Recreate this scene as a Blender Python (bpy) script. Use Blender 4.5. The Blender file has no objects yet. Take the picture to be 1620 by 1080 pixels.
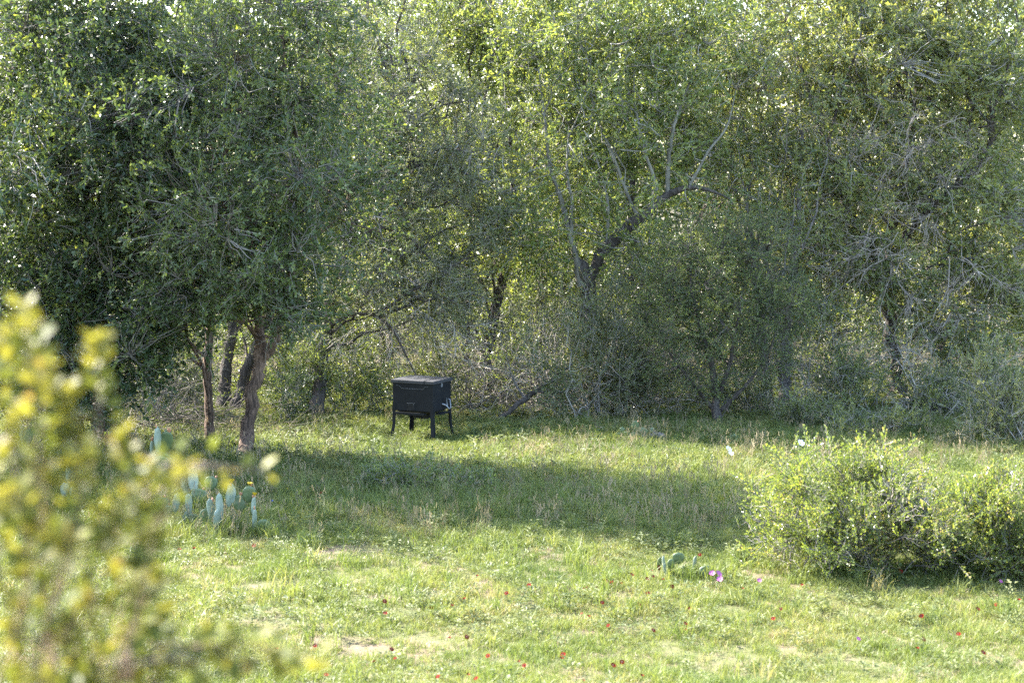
import bpy, math, random
import numpy as np
from mathutils import Vector, Matrix

rng = np.random.default_rng(11)
random.seed(5)
S = bpy.context.scene
C = S.collection

# ------------------------------------------------------------------ camera
F_PX, CX, CY = 2800.0, 810.0, 540.0          # focal length and centre in photo pixels
PITCH = math.radians(5.5)
CAM = np.array([0.0, 0.0, 4.67])
cd = bpy.data.cameras.new("camera")
cam = bpy.data.objects.new("camera", cd)
C.objects.link(cam)
cam.location = CAM
cam.rotation_euler = (math.radians(90) - PITCH, 0, 0)
cd.sensor_width = 36.0
cd.lens = 36.0 * F_PX / 1620.0
cd.clip_start = 0.2
cd.clip_end = 2000
cd.dof.use_dof = True
cd.dof.focus_distance = 30.5
cd.dof.aperture_fstop = 2.1
S.camera = cam

# ------------------------------------------------------------------ sky, sun, exposure
SUN_EL = math.radians(40)
SUN_DIR = np.array([-0.85, 0.53, 0.0])
SUN_DIR /= np.linalg.norm(SUN_DIR)
SUN_DIR = SUN_DIR * math.cos(SUN_EL)
SUN_DIR[2] = math.sin(SUN_EL)
W = bpy.data.worlds.new("World")
S.world = W
W.use_nodes = True
wn = W.node_tree.nodes
bg = wn["Background"]
sky = wn.new("ShaderNodeTexSky")
sky.sky_type = 'NISHITA'
sky.sun_disc = False
sky.sun_elevation = SUN_EL
sky.sun_rotation = math.atan2(SUN_DIR[0], SUN_DIR[1])
sky.air_density = 1.0
sky.dust_density = 1.6
W.node_tree.links.new(sky.outputs[0], bg.inputs[0])
bg.inputs[1].default_value = 0.15
sl = bpy.data.lights.new("sun", 'SUN')
sl.energy = 4.6
sl.angle = math.radians(0.53)
sl.color = (1.0, 0.945, 0.86)
so = bpy.data.objects.new("sun", sl)
C.objects.link(so)
so.rotation_euler = Vector(SUN_DIR).to_track_quat('Z', 'Y').to_euler()
so.location = (-20, 20, 30)
S.view_settings.view_transform = 'Standard'
S.view_settings.look = 'None'
S.view_settings.gamma = 1.0
S.view_settings.use_curve_mapping = False
S.view_settings.exposure = 3.3
S.render.engine = 'CYCLES'
cy = S.cycles
cy.max_bounces = 12
cy.diffuse_bounces = 6
cy.glossy_bounces = 3
cy.transmission_bounces = 9
cy.sample_clamp_indirect = 6.0
cy.use_denoising = False
cy.use_adaptive_sampling = False

# ------------------------------------------------------------------ placing things
_cp, _sp = math.cos(PITCH), math.sin(PITCH)

def ray(px, py):
    xr, yr = (px - CX) / F_PX, -(py - CY) / F_PX
    return np.array([xr, _cp + yr * _sp, -_sp + yr * _cp])

def at(px, py, Y):
    d = ray(px, py)
    return CAM + d * (Y / d[1])

def gnd(px, py):
    d = ray(px, py)
    p = CAM + d * (-CAM[2] / d[2])
    p[2] = hgt(p[0], p[1])
    return p

_wv = rng.normal(size=(10, 2)) * np.array([[1.3]]) * np.linspace(0.25, 1.6, 10)[:, None]
_wp = rng.uniform(0, 6.28, 10)

def hgt(x, y):
    x = np.asarray(x, float); y = np.asarray(y, float)
    m = 3.0 - 0.285 * (y - 5.0)
    m = np.where(m > 3.0, 3.0, m)
    m = 0.12 * np.logaddexp(0, m / 0.12) - 0.0
    b = 0
    for k in range(10):
        b = b + np.sin(x * _wv[k, 0] + y * _wv[k, 1] + _wp[k]) / (1 + k * 0.8)
    amp = np.clip((y - 14) / 5, 0, 1) * 0.022
    return m - 0.02 + b * amp + np.clip((y - 60) / 200, 0, 1) * 3

def unit(v):
    return v / np.maximum(np.linalg.norm(v, axis=-1, keepdims=True), 1e-9)

# ------------------------------------------------------------------ mesh helpers
def mesh_np(name, verts, quads=None, tris=None, attr=None, attr_dom='FACE', smooth=False):
    me = bpy.data.meshes.new(name)
    verts = np.asarray(verts, np.float32).reshape(-1, 3)
    nq = 0 if quads is None else len(quads)
    nt = 0 if tris is None else len(tris)
    loops = []
    if nq: loops.append(np.asarray(quads, np.int32).reshape(-1))
    if nt: loops.append(np.asarray(tris, np.int32).reshape(-1))
    loops = np.concatenate(loops)
    starts = np.concatenate([np.arange(nq) * 4, nq * 4 + np.arange(nt) * 3]).astype(np.int32)
    me.vertices.add(len(verts)); me.loops.add(len(loops)); me.polygons.add(nq + nt)
    me.vertices.foreach_set("co", verts.reshape(-1))
    me.loops.foreach_set("vertex_index", loops)
    me.polygons.foreach_set("loop_start", starts)
    if smooth:
        me.polygons.foreach_set("use_smooth", np.ones(nq + nt, bool))
    else:
        me.polygons.foreach_set("use_smooth", np.zeros(nq + nt, bool))
    if attr is not None:
        for k, v in attr.items():
            a = me.attributes.new(k, 'FLOAT', attr_dom)
            a.data.foreach_set("value", np.asarray(v, np.float32))
    me.update(calc_edges=True)
    return me

def link(name, me, mats, parent=None, loc=None):
    o = bpy.data.objects.new(name, me)
    C.objects.link(o)
    if not isinstance(mats, (list, tuple)): mats = [mats]
    if me is not None and len(me.materials) == 0:
        for m in mats: me.materials.append(m)
    if parent is not None: o.parent = parent
    if loc is not None: o.location = loc
    return o

def tag(o, label=None, cat=None, group=None, kind=None):
    if label: o["label"] = label
    if cat: o["category"] = cat
    if group: o["group"] = group
    if kind: o["kind"] = kind
    return o

def empty(name, loc):
    o = bpy.data.objects.new(name, None)
    C.objects.link(o)
    o.location = loc
    o.empty_display_size = 0.2
    return o

def tubes(P, R, sides=5):
    """P (N,K,3) polylines, R (N,K) radii -> verts, quads"""
    P = np.asarray(P, float); R = np.asarray(R, float)
    N, K, _ = P.shape
    T = unit(np.gradient(P, axis=1))
    ref = unit(rng.normal(size=(N, 1, 3)))
    mean = unit(P[:, -1:] - P[:, :1])
    ref = unit(ref - mean * (ref * mean).sum(-1, keepdims=True))
    U = unit(np.cross(T, ref)); V = np.cross(T, U)
    a = np.arange(sides) / sides * 2 * math.pi
    ring = U[:, :, None] * np.cos(a)[:, None] + V[:, :, None] * np.sin(a)[:, None]
    v = P[:, :, None] + ring * R[:, :, None, None]
    idx = np.arange(N * K * sides).reshape(N, K, sides)
    q = np.stack([idx[:, :-1], np.roll(idx, -1, 2)[:, :-1], np.roll(idx, -1, 2)[:, 1:], idx[:, 1:]], -1)
    return v.reshape(-1, 3), q.reshape(-1, 4)

def merge(parts):
    vs, qs, o = [], [], 0
    for v, q in parts:
        vs.append(v); qs.append(q + o); o += len(v)
    return np.concatenate(vs), np.concatenate(qs)

def spline(pts, n):
    """Catmull-Rom through pts (M,D)"""
    p = np.asarray(pts, float)
    p = np.concatenate([2 * p[:1] - p[1:2], p, 2 * p[-1:] - p[-2:-1]])
    m = len(p) - 3
    t = np.linspace(0, m - 1e-6, n)
    i = t.astype(int); f = (t - i)[:, None]
    a, b, c, d = p[i], p[i + 1], p[i + 2], p[i + 3]
    return 0.5 * (2 * b + (c - a) * f + (2 * a - 5 * b + 4 * c - d) * f * f + (3 * b - a - 3 * c + d) * f ** 3)

def curved(a, b, K, bend=0.18, sag=0.0):
    """N curved polylines from a (N,3) to b (N,3)"""
    N = len(a)
    t = np.linspace(0, 1, K)[None, :, None]
    L = np.linalg.norm(b - a, axis=1)[:, None, None]
    off = rng.normal(size=(N, 1, 3)) * bend * L
    off2 = rng.normal(size=(N, 1, 3)) * bend * 0.5 * L
    p = a[:, None] + (b - a)[:, None] * t + off * (t * (1 - t)) * 2.0 + off2 * np.sin(t * 2 * math.pi) * 0.5
    p[..., 2] += (sag * L * (t * (1 - t)) * 2)[..., 0]
    jit = rng.normal(size=p.shape) * 0.02 * L
    jit[:, 0] = 0; jit[:, -1] = 0
    return p + jit

# ------------------------------------------------------------------ materials
def new_mat(name):
    m = bpy.data.materials.new(name)
    m.use_nodes = True
    nt = m.node_tree
    nt.nodes.clear()
    out = nt.nodes.new("ShaderNodeOutputMaterial")
    return m, nt.nodes, nt.links, out

def ramp(N, stops):
    r = N.new("ShaderNodeValToRGB")
    e = r.color_ramp.elements
    while len(e) < len(stops): e.new(0.5)
    for k, (p, c) in enumerate(stops):
        e[k].position = p; e[k].color = (*c, 1)
    return r

def leaf_mat(name, stops, rough=0.42, trans=0.42, tcol=(1.3, 1.25, 0.62), instancer=False, spec=0.5):
    m, N, L, out = new_mat(name)
    a = N.new("ShaderNodeAttribute"); a.attribute_name = "tint"
    if instancer: a.attribute_type = 'INSTANCER'
    r = ramp(N, [(q, tuple(x * (1.0 if instancer else 1.3) for x in c)) for q, c in stops])
    if instancer:
        L.new(a.outputs["Fac"], r.inputs[0])
    else:
        a.attribute_type = 'INSTANCER'
        a2 = N.new("ShaderNodeAttribute"); a2.attribute_name = "ltint"
        ad = N.new("ShaderNodeMath"); ad.operation = 'ADD'; ad.use_clamp = True
        L.new(a.outputs["Fac"], ad.inputs[0]); L.new(a2.outputs["Fac"], ad.inputs[1])
        L.new(ad.outputs[0], r.inputs[0])
    p = N.new("ShaderNodeBsdfPrincipled")
    p.inputs["Roughness"].default_value = rough
    p.inputs["Specular IOR Level"].default_value = spec
    L.new(r.outputs[0], p.inputs["Base Color"])
    t = N.new("ShaderNodeBsdfTranslucent")
    mul = N.new("ShaderNodeMixRGB"); mul.blend_type = 'MULTIPLY'; mul.inputs[0].default_value = 1
    mul.inputs[2].default_value = (*tcol, 1)
    L.new(r.outputs[0], mul.inputs[1]); L.new(mul.outputs[0], t.inputs[0])
    mx = N.new("ShaderNodeMixShader"); mx.inputs[0].default_value = trans
    L.new(p.outputs[0], mx.inputs[1]); L.new(t.outputs[0], mx.inputs[2])
    L.new(mx.outputs[0], out.inputs[0])
    return m

def bark_mat(name, c1, c2, scale=9.0, stretch=0.18, bump=0.7):
    m, N, L, out = new_mat(name)
    tc = N.new("ShaderNodeTexCoord")
    mp = N.new("ShaderNodeMapping"); mp.inputs["Scale"].default_value = (1, 1, stretch)
    n = N.new("ShaderNodeTexNoise"); n.inputs["Scale"].default_value = scale * 3; n.inputs["Detail"].default_value = 8
    n.inputs["Roughness"].default_value = 0.65
    n2 = N.new("ShaderNodeTexNoise"); n2.inputs["Scale"].default_value = 2.2; n2.inputs["Detail"].default_value = 4
    L.new(tc.outputs["Object"], mp.inputs[0]); L.new(mp.outputs[0], n.inputs[0]); L.new(tc.outputs["Object"], n2.inputs[0])
    r = ramp(N, [(0.40, c1), (0.62, c2)])
    ad = N.new("ShaderNodeMixRGB"); ad.inputs[0].default_value = 0.35
    L.new(n.outputs["Fac"], ad.inputs[1]); L.new(n2.outputs["Fac"], ad.inputs[2])
    L.new(ad.outputs[0], r.inputs[0])
    b = N.new("ShaderNodeBump"); b.inputs["Strength"].default_value = bump; b.inputs["Distance"].default_value = 0.06
    L.new(n.outputs["Fac"], b.inputs["Height"])
    p = N.new("ShaderNodeBsdfPrincipled"); p.inputs["Roughness"].default_value = 0.9
    p.inputs["Specular IOR Level"].default_value = 0.25
    L.new(r.outputs[0], p.inputs["Base Color"]); L.new(b.outputs[0], p.inputs["Normal"])
    L.new(p.outputs[0], out.inputs[0])
    return m

def plain_mat(name, col, rough=0.6, var=0.25, scale=30.0, bump=0.0, metal=0.0, spec=0.5, col2=None):
    m, N, L, out = new_mat(name)
    tc = N.new("ShaderNodeTexCoord")
    n = N.new("ShaderNodeTexNoise"); n.inputs["Scale"].default_value = scale; n.inputs["Detail"].default_value = 6
    L.new(tc.outputs["Object"], n.inputs[0])
    c2 = col2 or tuple(min(1, c * (1 + var)) for c in col)
    r = ramp(N, [(0.35, tuple(c * (1 - var) for c in col)), (0.68, c2)])
    L.new(n.outputs["Fac"], r.inputs[0])
    p = N.new("ShaderNodeBsdfPrincipled"); p.inputs["Roughness"].default_value = rough
    p.inputs["Metallic"].default_value = metal; p.inputs["Specular IOR Level"].default_value = spec
    L.new(r.outputs[0], p.inputs["Base Color"])
    if bump:
        b = N.new("ShaderNodeBump"); b.inputs["Strength"].default_value = bump; b.inputs["Distance"].default_value = 0.01
        L.new(n.outputs["Fac"], b.inputs["Height"]); L.new(b.outputs[0], p.inputs["Normal"])
    L.new(p.outputs[0], out.inputs[0])
    return m

M = {}
# leaves: old leaf -> young leaf
M['leaf_dark'] = leaf_mat("dark evergreen leaf", [(0, (.022, .040, .020)), (.5, (.044, .066, .024)), (.82, (.085, .105, .030)), (1, (.15, .165, .040))], rough=.38)
M['leaf_mid'] = leaf_mat("mid green leaf", [(0, (.038, .058, .023)), (.6, (.072, .096, .028)), (1, (.14, .16, .042))], rough=.40)
M['leaf_olive'] = leaf_mat("small olive leaf", [(0, (.055, .070, .034)), (.6, (.10, .118, .048)), (1, (.155, .16, .058))], rough=.42)
M['leaf_bright'] = leaf_mat("bright spring leaf", [(0, (.062, .09, .030)), (.5, (.115, .145, .042)), (1, (.18, .195, .06))], rough=.40, trans=.47)
M['leaf_yellow'] = leaf_mat("yellow green leaf", [(0, (.056, .074, .032)), (.5, (.108, .128, .044)), (1, (.18, .185, .060))], rough=.38, trans=.47)
M['leaf_grey'] = leaf_mat("grey green leaf", [(0, (.06, .076, .046)), (.6, (.10, .12, .062)), (1, (.15, .16, .08))], rough=.5)
M['leaf_bush'] = leaf_mat("glossy shrub leaf", [(0, (.062, .088, .024)), (.55, (.11, .142, .034)), (.93, (.17, .185, .05)), (1, (.22, .175, .08))], rough=.32, trans=.48)
M['bark_dark'] = bark_mat("dark bark", (.028, .022, .018), (.10, .085, .072))
M['bark_red'] = bark_mat("red brown bark", (.030, .020, .015), (.19, .125, .09), stretch=.10, bump=1.0)
M['bark_grey'] = bark_mat("grey bark", (.055, .048, .042), (.19, .17, .15))
M['bark_pale'] = bark_mat("pale smooth bark", (.08, .075, .06), (.19, .18, .145), bump=.3)
M['twig_grey'] = plain_mat("grey twig", (.20, .18, .155), rough=.8, var=.4, scale=6)
M['twig_pale'] = plain_mat("bleached dead twig", (.27, .24, .20), rough=.85, var=.35, scale=6)
M['twig_brown'] = plain_mat("brown grey twig", (.21, .175, .145), rough=.85, var=.4, scale=6)
M['twig_mid'] = plain_mat("mid grey twig", (.12, .105, .09), rough=.85, var=.4, scale=6)
M['twig_dark'] = plain_mat("dark twig", (.07, .056, .046), rough=.85, var=.4, scale=6)

# ------------------------------------------------------------------ ground
def build_ground():
    xs = np.concatenate([np.linspace(-400, -30, 14)[:-1], np.linspace(-30, 30, 150), np.linspace(30, 400, 14)[1:]])
    ys = np.concatenate([np.linspace(-60, 0, 10)[:-1], np.linspace(0, 55, 150), np.linspace(55, 700, 20)[1:]])
    X, Y = np.meshgrid(xs, ys)
    Z = hgt(X, Y)
    v = np.stack([X, Y, Z], -1).reshape(-1, 3)
    nx, ny = len(xs), len(ys)
    i = np.arange(nx * ny).reshape(ny, nx)
    q = np.stack([i[:-1, :-1], i[:-1, 1:], i[1:, 1:], i[1:, :-1]], -1).reshape(-1, 4)
    me = mesh_np("ground", v, q, smooth=True)
    m, N, L, out = new_mat("meadow soil")
    tc = N.new("ShaderNodeTexCoord")
    n1 = N.new("ShaderNodeTexNoise"); n1.inputs["Scale"].default_value = .8; n1.inputs["Detail"].default_value = 8
    n1.inputs["Roughness"].default_value = .7
    n2 = N.new("ShaderNodeTexNoise"); n2.inputs["Scale"].default_value = 22; n2.inputs["Detail"].default_value = 8
    n2.inputs["Roughness"].default_value = .75
    v1 = N.new("ShaderNodeTexVoronoi"); v1.inputs["Scale"].default_value = 26
    for n in (n1, n2, v1): L.new(tc.outputs["Object"], n.inputs[0])
    soil = ramp(N, [(.3, (.06, .043, .03)), (.5, (.14, .095, .07)), (.7, (.21, .15, .115))])
    L.new(n2.outputs["Fac"], soil.inputs[0])
    thatch = ramp(N, [(.3, (.045, .055, .018)), (.55, (.085, .088, .034)), (.75, (.15, .125, .07))])
    L.new(n2.outputs["Fac"], thatch.inputs[0])
    msk = ramp(N, [(.48, (0, 0, 0)), (.64, (1, 1, 1))])
    L.new(n1.outputs["Fac"], msk.inputs[0])
    mx = N.new("ShaderNodeMixRGB")
    L.new(msk.outputs[0], mx.inputs[0]); L.new(thatch.outputs[0], mx.inputs[1]); L.new(soil.outputs[0], mx.inputs[2])
    b = N.new("ShaderNodeBump"); b.inputs["Strength"].default_value = .8; b.inputs["Distance"].default_value = .03
    L.new(n2.outputs["Fac"], b.inputs["Height"])
    p = N.new("ShaderNodeBsdfPrincipled"); p.inputs["Roughness"].default_value = .95; p.inputs["Specular IOR Level"].default_value = .15
    litter = ramp(N, [(.3, (.035, .028, .018)), (.5, (.075, .06, .038)), (.62, (.05, .065, .02)), (.8, (.15, .12, .08))])
    L.new(n2.outputs["Fac"], litter.inputs[0])
    sp = N.new("ShaderNodeSeparateXYZ"); L.new(tc.outputs["Object"], sp.inputs[0])
    ya = N.new("ShaderNodeMath"); ya.operation = 'MULTIPLY_ADD'; ya.inputs[1].default_value = 3.0
    L.new(n1.outputs["Fac"], ya.inputs[0]); L.new(sp.outputs[1], ya.inputs[2])
    mr = N.new("ShaderNodeMapRange"); mr.inputs[1].default_value = 32.5; mr.inputs[2].default_value = 35.5
    L.new(ya.outputs[0], mr.inputs[0])
    mx2 = N.new("ShaderNodeMixRGB"); L.new(mr.outputs[0], mx2.inputs[0]); L.new(mx.outputs[0], mx2.inputs[1]); L.new(litter.outputs[0], mx2.inputs[2])
    L.new(mx2.outputs[0], p.inputs["Base Color"]); L.new(b.outputs[0], p.inputs["Normal"])
    L.new(p.outputs[0], out.inputs[0])
    tag(link("ground", me, m), kind="structure")

build_ground()

# ------------------------------------------------------------------ foliage
def noise3(p, seed, wl=1.2):
    r = np.random.default_rng(seed)
    k = unit(r.normal(size=(9, 3))) * (2 * math.pi / (wl * r.uniform(.55, 1.7, size=(9, 1))))
    ph = r.uniform(0, 6.28, 9)
    return np.sin(p @ k.T + ph).mean(1) * 2.1

def make_spray(n, L, ll, lw, spread=0.9):
    """one small twig with n leaves, along +X; returns leaf verts (n,4,3), twig points (2,3)"""
    t = np.linspace(.12, 1.0, n) + rng.normal(size=n) * .03
    base = np.stack([t * L, np.sin(t * 3) * .06 * L, np.cos(t * 2.2) * .05 * L], 1)
    az = rng.uniform(0, 2 * math.pi, n)
    tilt = rng.uniform(.4, 1.25, n) * spread
    tilt = np.where(t > .9, tilt * .4, tilt)
    d = np.stack([np.cos(tilt), np.sin(tilt) * np.cos(az), np.sin(tilt) * np.sin(az)], 1)
    up = unit(rng.normal(size=(n, 3)) * .7 + np.array([0, 0, 1.0]))
    s = unit(np.cross(d, up)); nn = np.cross(s, d)
    l = ll * rng.uniform(.65, 1.25, n)[:, None]; w = lw * rng.uniform(.75, 1.2, n)[:, None]
    base = base + d * ll * .15
    mid = base + d * l * .45
    lift = nn * w * .28
    return np.stack([base, mid + s * w * .5 + lift, base + d * l - nn * l * .10, mid - s * w * .5 + lift], 1), np.array([[0, 0, 0], base[-1]])

def rotations(d):
    """(N,3,3) matrices taking +X to d with random roll"""
    d = unit(d)
    r = unit(rng.normal(size=d.shape))
    y = unit(np.cross(d, r)); z = np.cross(d, y)
    return np.stack([d, y, z], -1)

def sample_blobs(blobs, seed, wl=1.1, thr=-.12, keep=.06, shell=2.3):
    P, Dn, B = [], [], []
    for bi, (c, r, n) in enumerate(blobs):
        got = 0; tries = 0
        while got < n and tries < 12:
            u = unit(rng.normal(size=(n * 2, 3))) * (rng.uniform(0, 1, (n * 2, 1)) ** (1 / shell))
            wob = 1 + .28 * noise3(u * 2.0, seed + bi * 7 + 3, 2.2)[:, None]
            p = c + u * r * wob
            ok = (noise3(p, seed, wl) + .6 * noise3(p, seed + 91, wl * .42) > thr) | (rng.uniform(size=len(p)) < keep)
            ok &= p[:, 2] > .12
            p, uu = p[ok][:n - got], u[ok][:n - got]
            P.append(p); Dn.append(unit(uu / r)); B.append(np.full(len(p), bi)); got += len(p); tries += 1
    return np.concatenate(P), np.concatenate(Dn), np.concatenate(B)

def scatter_group(name, srcs, euler):
    """geometry nodes: every point carries one of the small source meshes"""
    ng = bpy.data.node_groups.new(name, 'GeometryNodeTree')
    ng.interface.new_socket("Geometry", in_out='INPUT', socket_type='NodeSocketGeometry')
    ng.interface.new_socket("Geometry", in_out='OUTPUT', socket_type='NodeSocketGeometry')
    N, L = ng.nodes, ng.links
    gi, go = N.new("NodeGroupInput"), N.new("NodeGroupOutput")
    jn = N.new("GeometryNodeJoinGeometry")
    for sr in reversed(srcs):
        oi = N.new("GeometryNodeObjectInfo"); oi.inputs["Object"].default_value = sr
        oi.inputs["As Instance"].default_value = False
        g2 = N.new("GeometryNodeGeometryToInstance")
        L.new(oi.outputs["Geometry"], g2.inputs[0]); L.new(g2.outputs[0], jn.inputs[0])
    ip = N.new("GeometryNodeInstanceOnPoints")
    ip.inputs["Pick Instance"].default_value = True
    def attr(nm, typ):
        a = N.new("GeometryNodeInputNamedAttribute"); a.data_type = typ; a.inputs[0].default_value = nm
        return a.outputs["Attribute"]
    L.new(gi.outputs[0], ip.inputs["Points"]); L.new(jn.outputs[0], ip.inputs["Instance"])
    L.new(attr("pick", 'INT'), ip.inputs["Instance Index"])
    e2r = N.new("FunctionNodeEulerToRotation"); L.new(attr("rot", 'FLOAT_VECTOR'), e2r.inputs[0])
    L.new(e2r.outputs[0], ip.inputs["Rotation"]); L.new(attr("scl", 'FLOAT'), ip.inputs["Scale"])
    L.new(ip.outputs[0], go.inputs[0])
    return ng

def points_obj(name, pts, rot, scl, tint, nsrc, ng, mats, parent=None):
    me = bpy.data.meshes.new(name)
    n = len(pts)
    me.vertices.add(n); me.vertices.foreach_set("co", np.asarray(pts, np.float32).reshape(-1))
    for nm, dat in (("tint", tint), ("scl", scl)):
        a = me.attributes.new(nm, 'FLOAT', 'POINT'); a.data.foreach_set("value", np.asarray(dat, np.float32))
    a = me.attributes.new("rot", 'FLOAT_VECTOR', 'POINT'); a.data.foreach_set("vector", np.asarray(rot, np.float32).reshape(-1))
    a = me.attributes.new("pick", 'INT', 'POINT'); a.data.foreach_set("value", rng.integers(0, nsrc, n).astype(np.int32))
    me.update()
    o = link(name, me, mats, parent); tag(o, kind="stuff")
    md = o.modifiers.new("scatter", 'NODES'); md.node_group = ng
    return o

_spray_groups = {}
def spray_group(leaf, mat, tw_mat):
    key = (tuple(sorted(leaf.items())), mat.name, tw_mat.name)
    if key not in _spray_groups:
        srcs = []
        for k in range(9):
            lv, tp = make_spray(leaf['n'], leaf['L'], leaf['ll'], leaf['lw'], leaf.get('spread', .95))
            v1 = lv.reshape(-1, 3); q1 = np.arange(len(v1)).reshape(-1, 4)
            mid = tp.mean(0) + rng.normal(size=3) * leaf['L'] * .04
            v2, q2 = tubes(np.array([[tp[0], mid, tp[1]]]), np.array([[.0045, .0035, .0015]]) * leaf.get('tw', 1.), 3)
            v, q = merge([(v1, q1), (v2, q2)])
            me = mesh_np("spray", v, q, attr={'ltint': np.concatenate([rng.normal(size=len(q1)) * .2, np.zeros(len(q2))])})
            me.materials.append(mat); me.materials.append(tw_mat)
            me.polygons.foreach_set("material_index", np.concatenate([np.zeros(len(q1)), np.ones(len(q2))]).astype(np.int32))
            srcs.append(bpy.data.objects.new("spray", me))
        _spray_groups[key] = scatter_group("leaf sprays", srcs, True)
    return _spray_groups[key]

def eulers(R):
    return np.stack([np.arctan2(R[:, 2, 1], R[:, 2, 2]), -np.arcsin(np.clip(R[:, 2, 0], -1, 1)), np.arctan2(R[:, 1, 0], R[:, 0, 0])], 1)

def build_leaves(name, P, D, root_loc, leaf, mat, tw_mat, parent, tint_bias=0.0):
    ng = spray_group(leaf, mat, tw_mat)
    tint = np.clip(.42 + np.clip(noise3(P, 777, .9) * .28, -.3, .3) + tint_bias + rng.normal(size=len(P)) * .10, 0, 1)
    return points_obj(name, P - root_loc, eulers(rotations(D)), rng.uniform(.5, 1.4, len(P)), tint, 9, ng, [mat, tw_mat], parent)

DENS = 1.55
def tree(name, label, cat, base, stems, blobs, leaf, leafmat, bark, twig_mat, group=None, seed=0,
         wl=1.0, thr=.02, out=.6, rand=.7, up=.15, nb=12, link_frac=.26, dead=None, limb_names=True, br_r=.022, tint_bias=0., shell=2.3,
         bark2=None, dead_mat='twig_pale'):
    """stems: list of (pts, radii) ; first is the trunk, others main branches"""
    base = np.asarray(base, float)
    root = empty(name, base); tag(root, label, cat, group)
    nodes = []
    for k, st in enumerate(stems):
        pts, rad = st[0], st[1]
        L = np.linalg.norm(np.diff(np.asarray(pts), axis=0), axis=1).sum()
        n = max(8, int(L / .16))
        p = spline(pts, n)
        r = np.interp(np.linspace(0, 1, n), np.linspace(0, 1, len(rad)), rad)
        if k == 0 or (len(st) > 2 and st[2] == 'trunk'):
            r = r * (1 + .5 * np.exp(-np.linspace(0, L, n) / .22))
        wob = rng.normal(size=(n, 3)) * r[:, None] * .16
        wob[0] = 0
        p = p + wob
        nodes.append(p)
        v, q = tubes(p[None] - base, (r * (1 + rng.normal(size=n) * .05))[None], 10 if r[0] > .05 else 6)
        if r[0] > .05:
            a = noise3(v * 2.0, seed + k, .5)[:, None] * .10
            c = np.repeat(p - base, 10, axis=0)
            v = c + (v - c) * (1 + a)
        nm = "trunk" if k == 0 or len(st) > 2 and st[2] == 'trunk' else "branch"
        bm_ = bark if nm == "trunk" or len(st) > 2 or bark2 is None else bark2
        me = mesh_np(nm, v, q, smooth=True)
        link(nm, me, bm_, root)
    nodes = np.concatenate(nodes)
    blobs = [(c, r, int(n * DENS)) for c, r, n in blobs]
    P, D, B = sample_blobs(blobs, seed, wl, thr, shell=shell)
    # boughs from trunk and limbs into every clump of the crown
    parts = []
    n2 = [nodes]
    for bi, (c, r, n) in enumerate(blobs):
        dist = np.linalg.norm(nodes - c, axis=1) + np.clip(nodes[:, 2] - c[2], 0, 9) * 1.5
        order = np.argsort(dist)[:40:3]
        n_pr = max(2, nb // 3)
        e = c + unit(rng.normal(size=(nb, 3))) * r * rng.uniform(.35, 1.0, (nb, 1))
        e[:, 2] = np.maximum(e[:, 2], .3)
        st_ = nodes[order[rng.permutation(len(order))[:n_pr] % len(order)]]
        n_pr = len(st_)
        pl = curved(st_, e[:n_pr], 9, .15, .08)
        rr = np.linspace(1, .25, 9)[None] * (br_r * np.clip(np.linalg.norm(e[:n_pr] - st_, axis=1) / 1.6, .4, 1.6))[:, None]
        parts.append(tubes(pl - base, rr, 5))
        k, jj = rng.integers(0, n_pr, nb - n_pr), rng.integers(3, 9, nb - n_pr)
        s2 = pl[k, jj]
        e2 = s2 + (e[n_pr:] - s2) * rng.uniform(.5, 1.0, (nb - n_pr, 1))
        pl2 = curved(s2, e2, 7, .16, .04)
        parts.append(tubes(pl2 - base, np.linspace(1, .3, 7)[None] * rr[k, jj][:, None] * .75, 4))
        n2 += [pl[:, 3:].reshape(-1, 3), pl2.reshape(-1, 3)]
    n2 = np.concatenate(n2)
    if parts:
        v, q = merge(parts)
        tag(link("boughs", mesh_np("boughs", v, q, smooth=True), bark2 or bark, root), kind="stuff")
    Dd = unit(D * out + rng.normal(size=D.shape) * rand + np.array([0, 0, up]))
    build_leaves("crown", P, Dd, base, leaf, leafmat, twig_mat, root, tint_bias)
    tparts = []
    sel = np.where(rng.uniform(size=len(P)) < link_frac)[0]
    if len(sel):
        near = np.empty(len(sel), int)
        for s in range(0, len(sel), 1500):
            d2 = ((P[sel[s:s + 1500], None] - n2[None]) ** 2).sum(-1)
            near[s:s + 1500] = d2.argmin(1)
        pl = curved(n2[near], P[sel], 4, .14)
        tparts.append(tubes(pl - base, np.tile(np.array([[.009, .0075, .006, .004]]) * leaf.get('tw', 1.), (len(sel), 1)), 3))
    v, q = merge(tparts)
    tag(link("twigs", mesh_np("twigs", v, q), twig_mat, root), kind="stuff")
    if dead:
        tangle("dead_twigs", dead, base, M[dead_mat], root)
    return root

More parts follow.
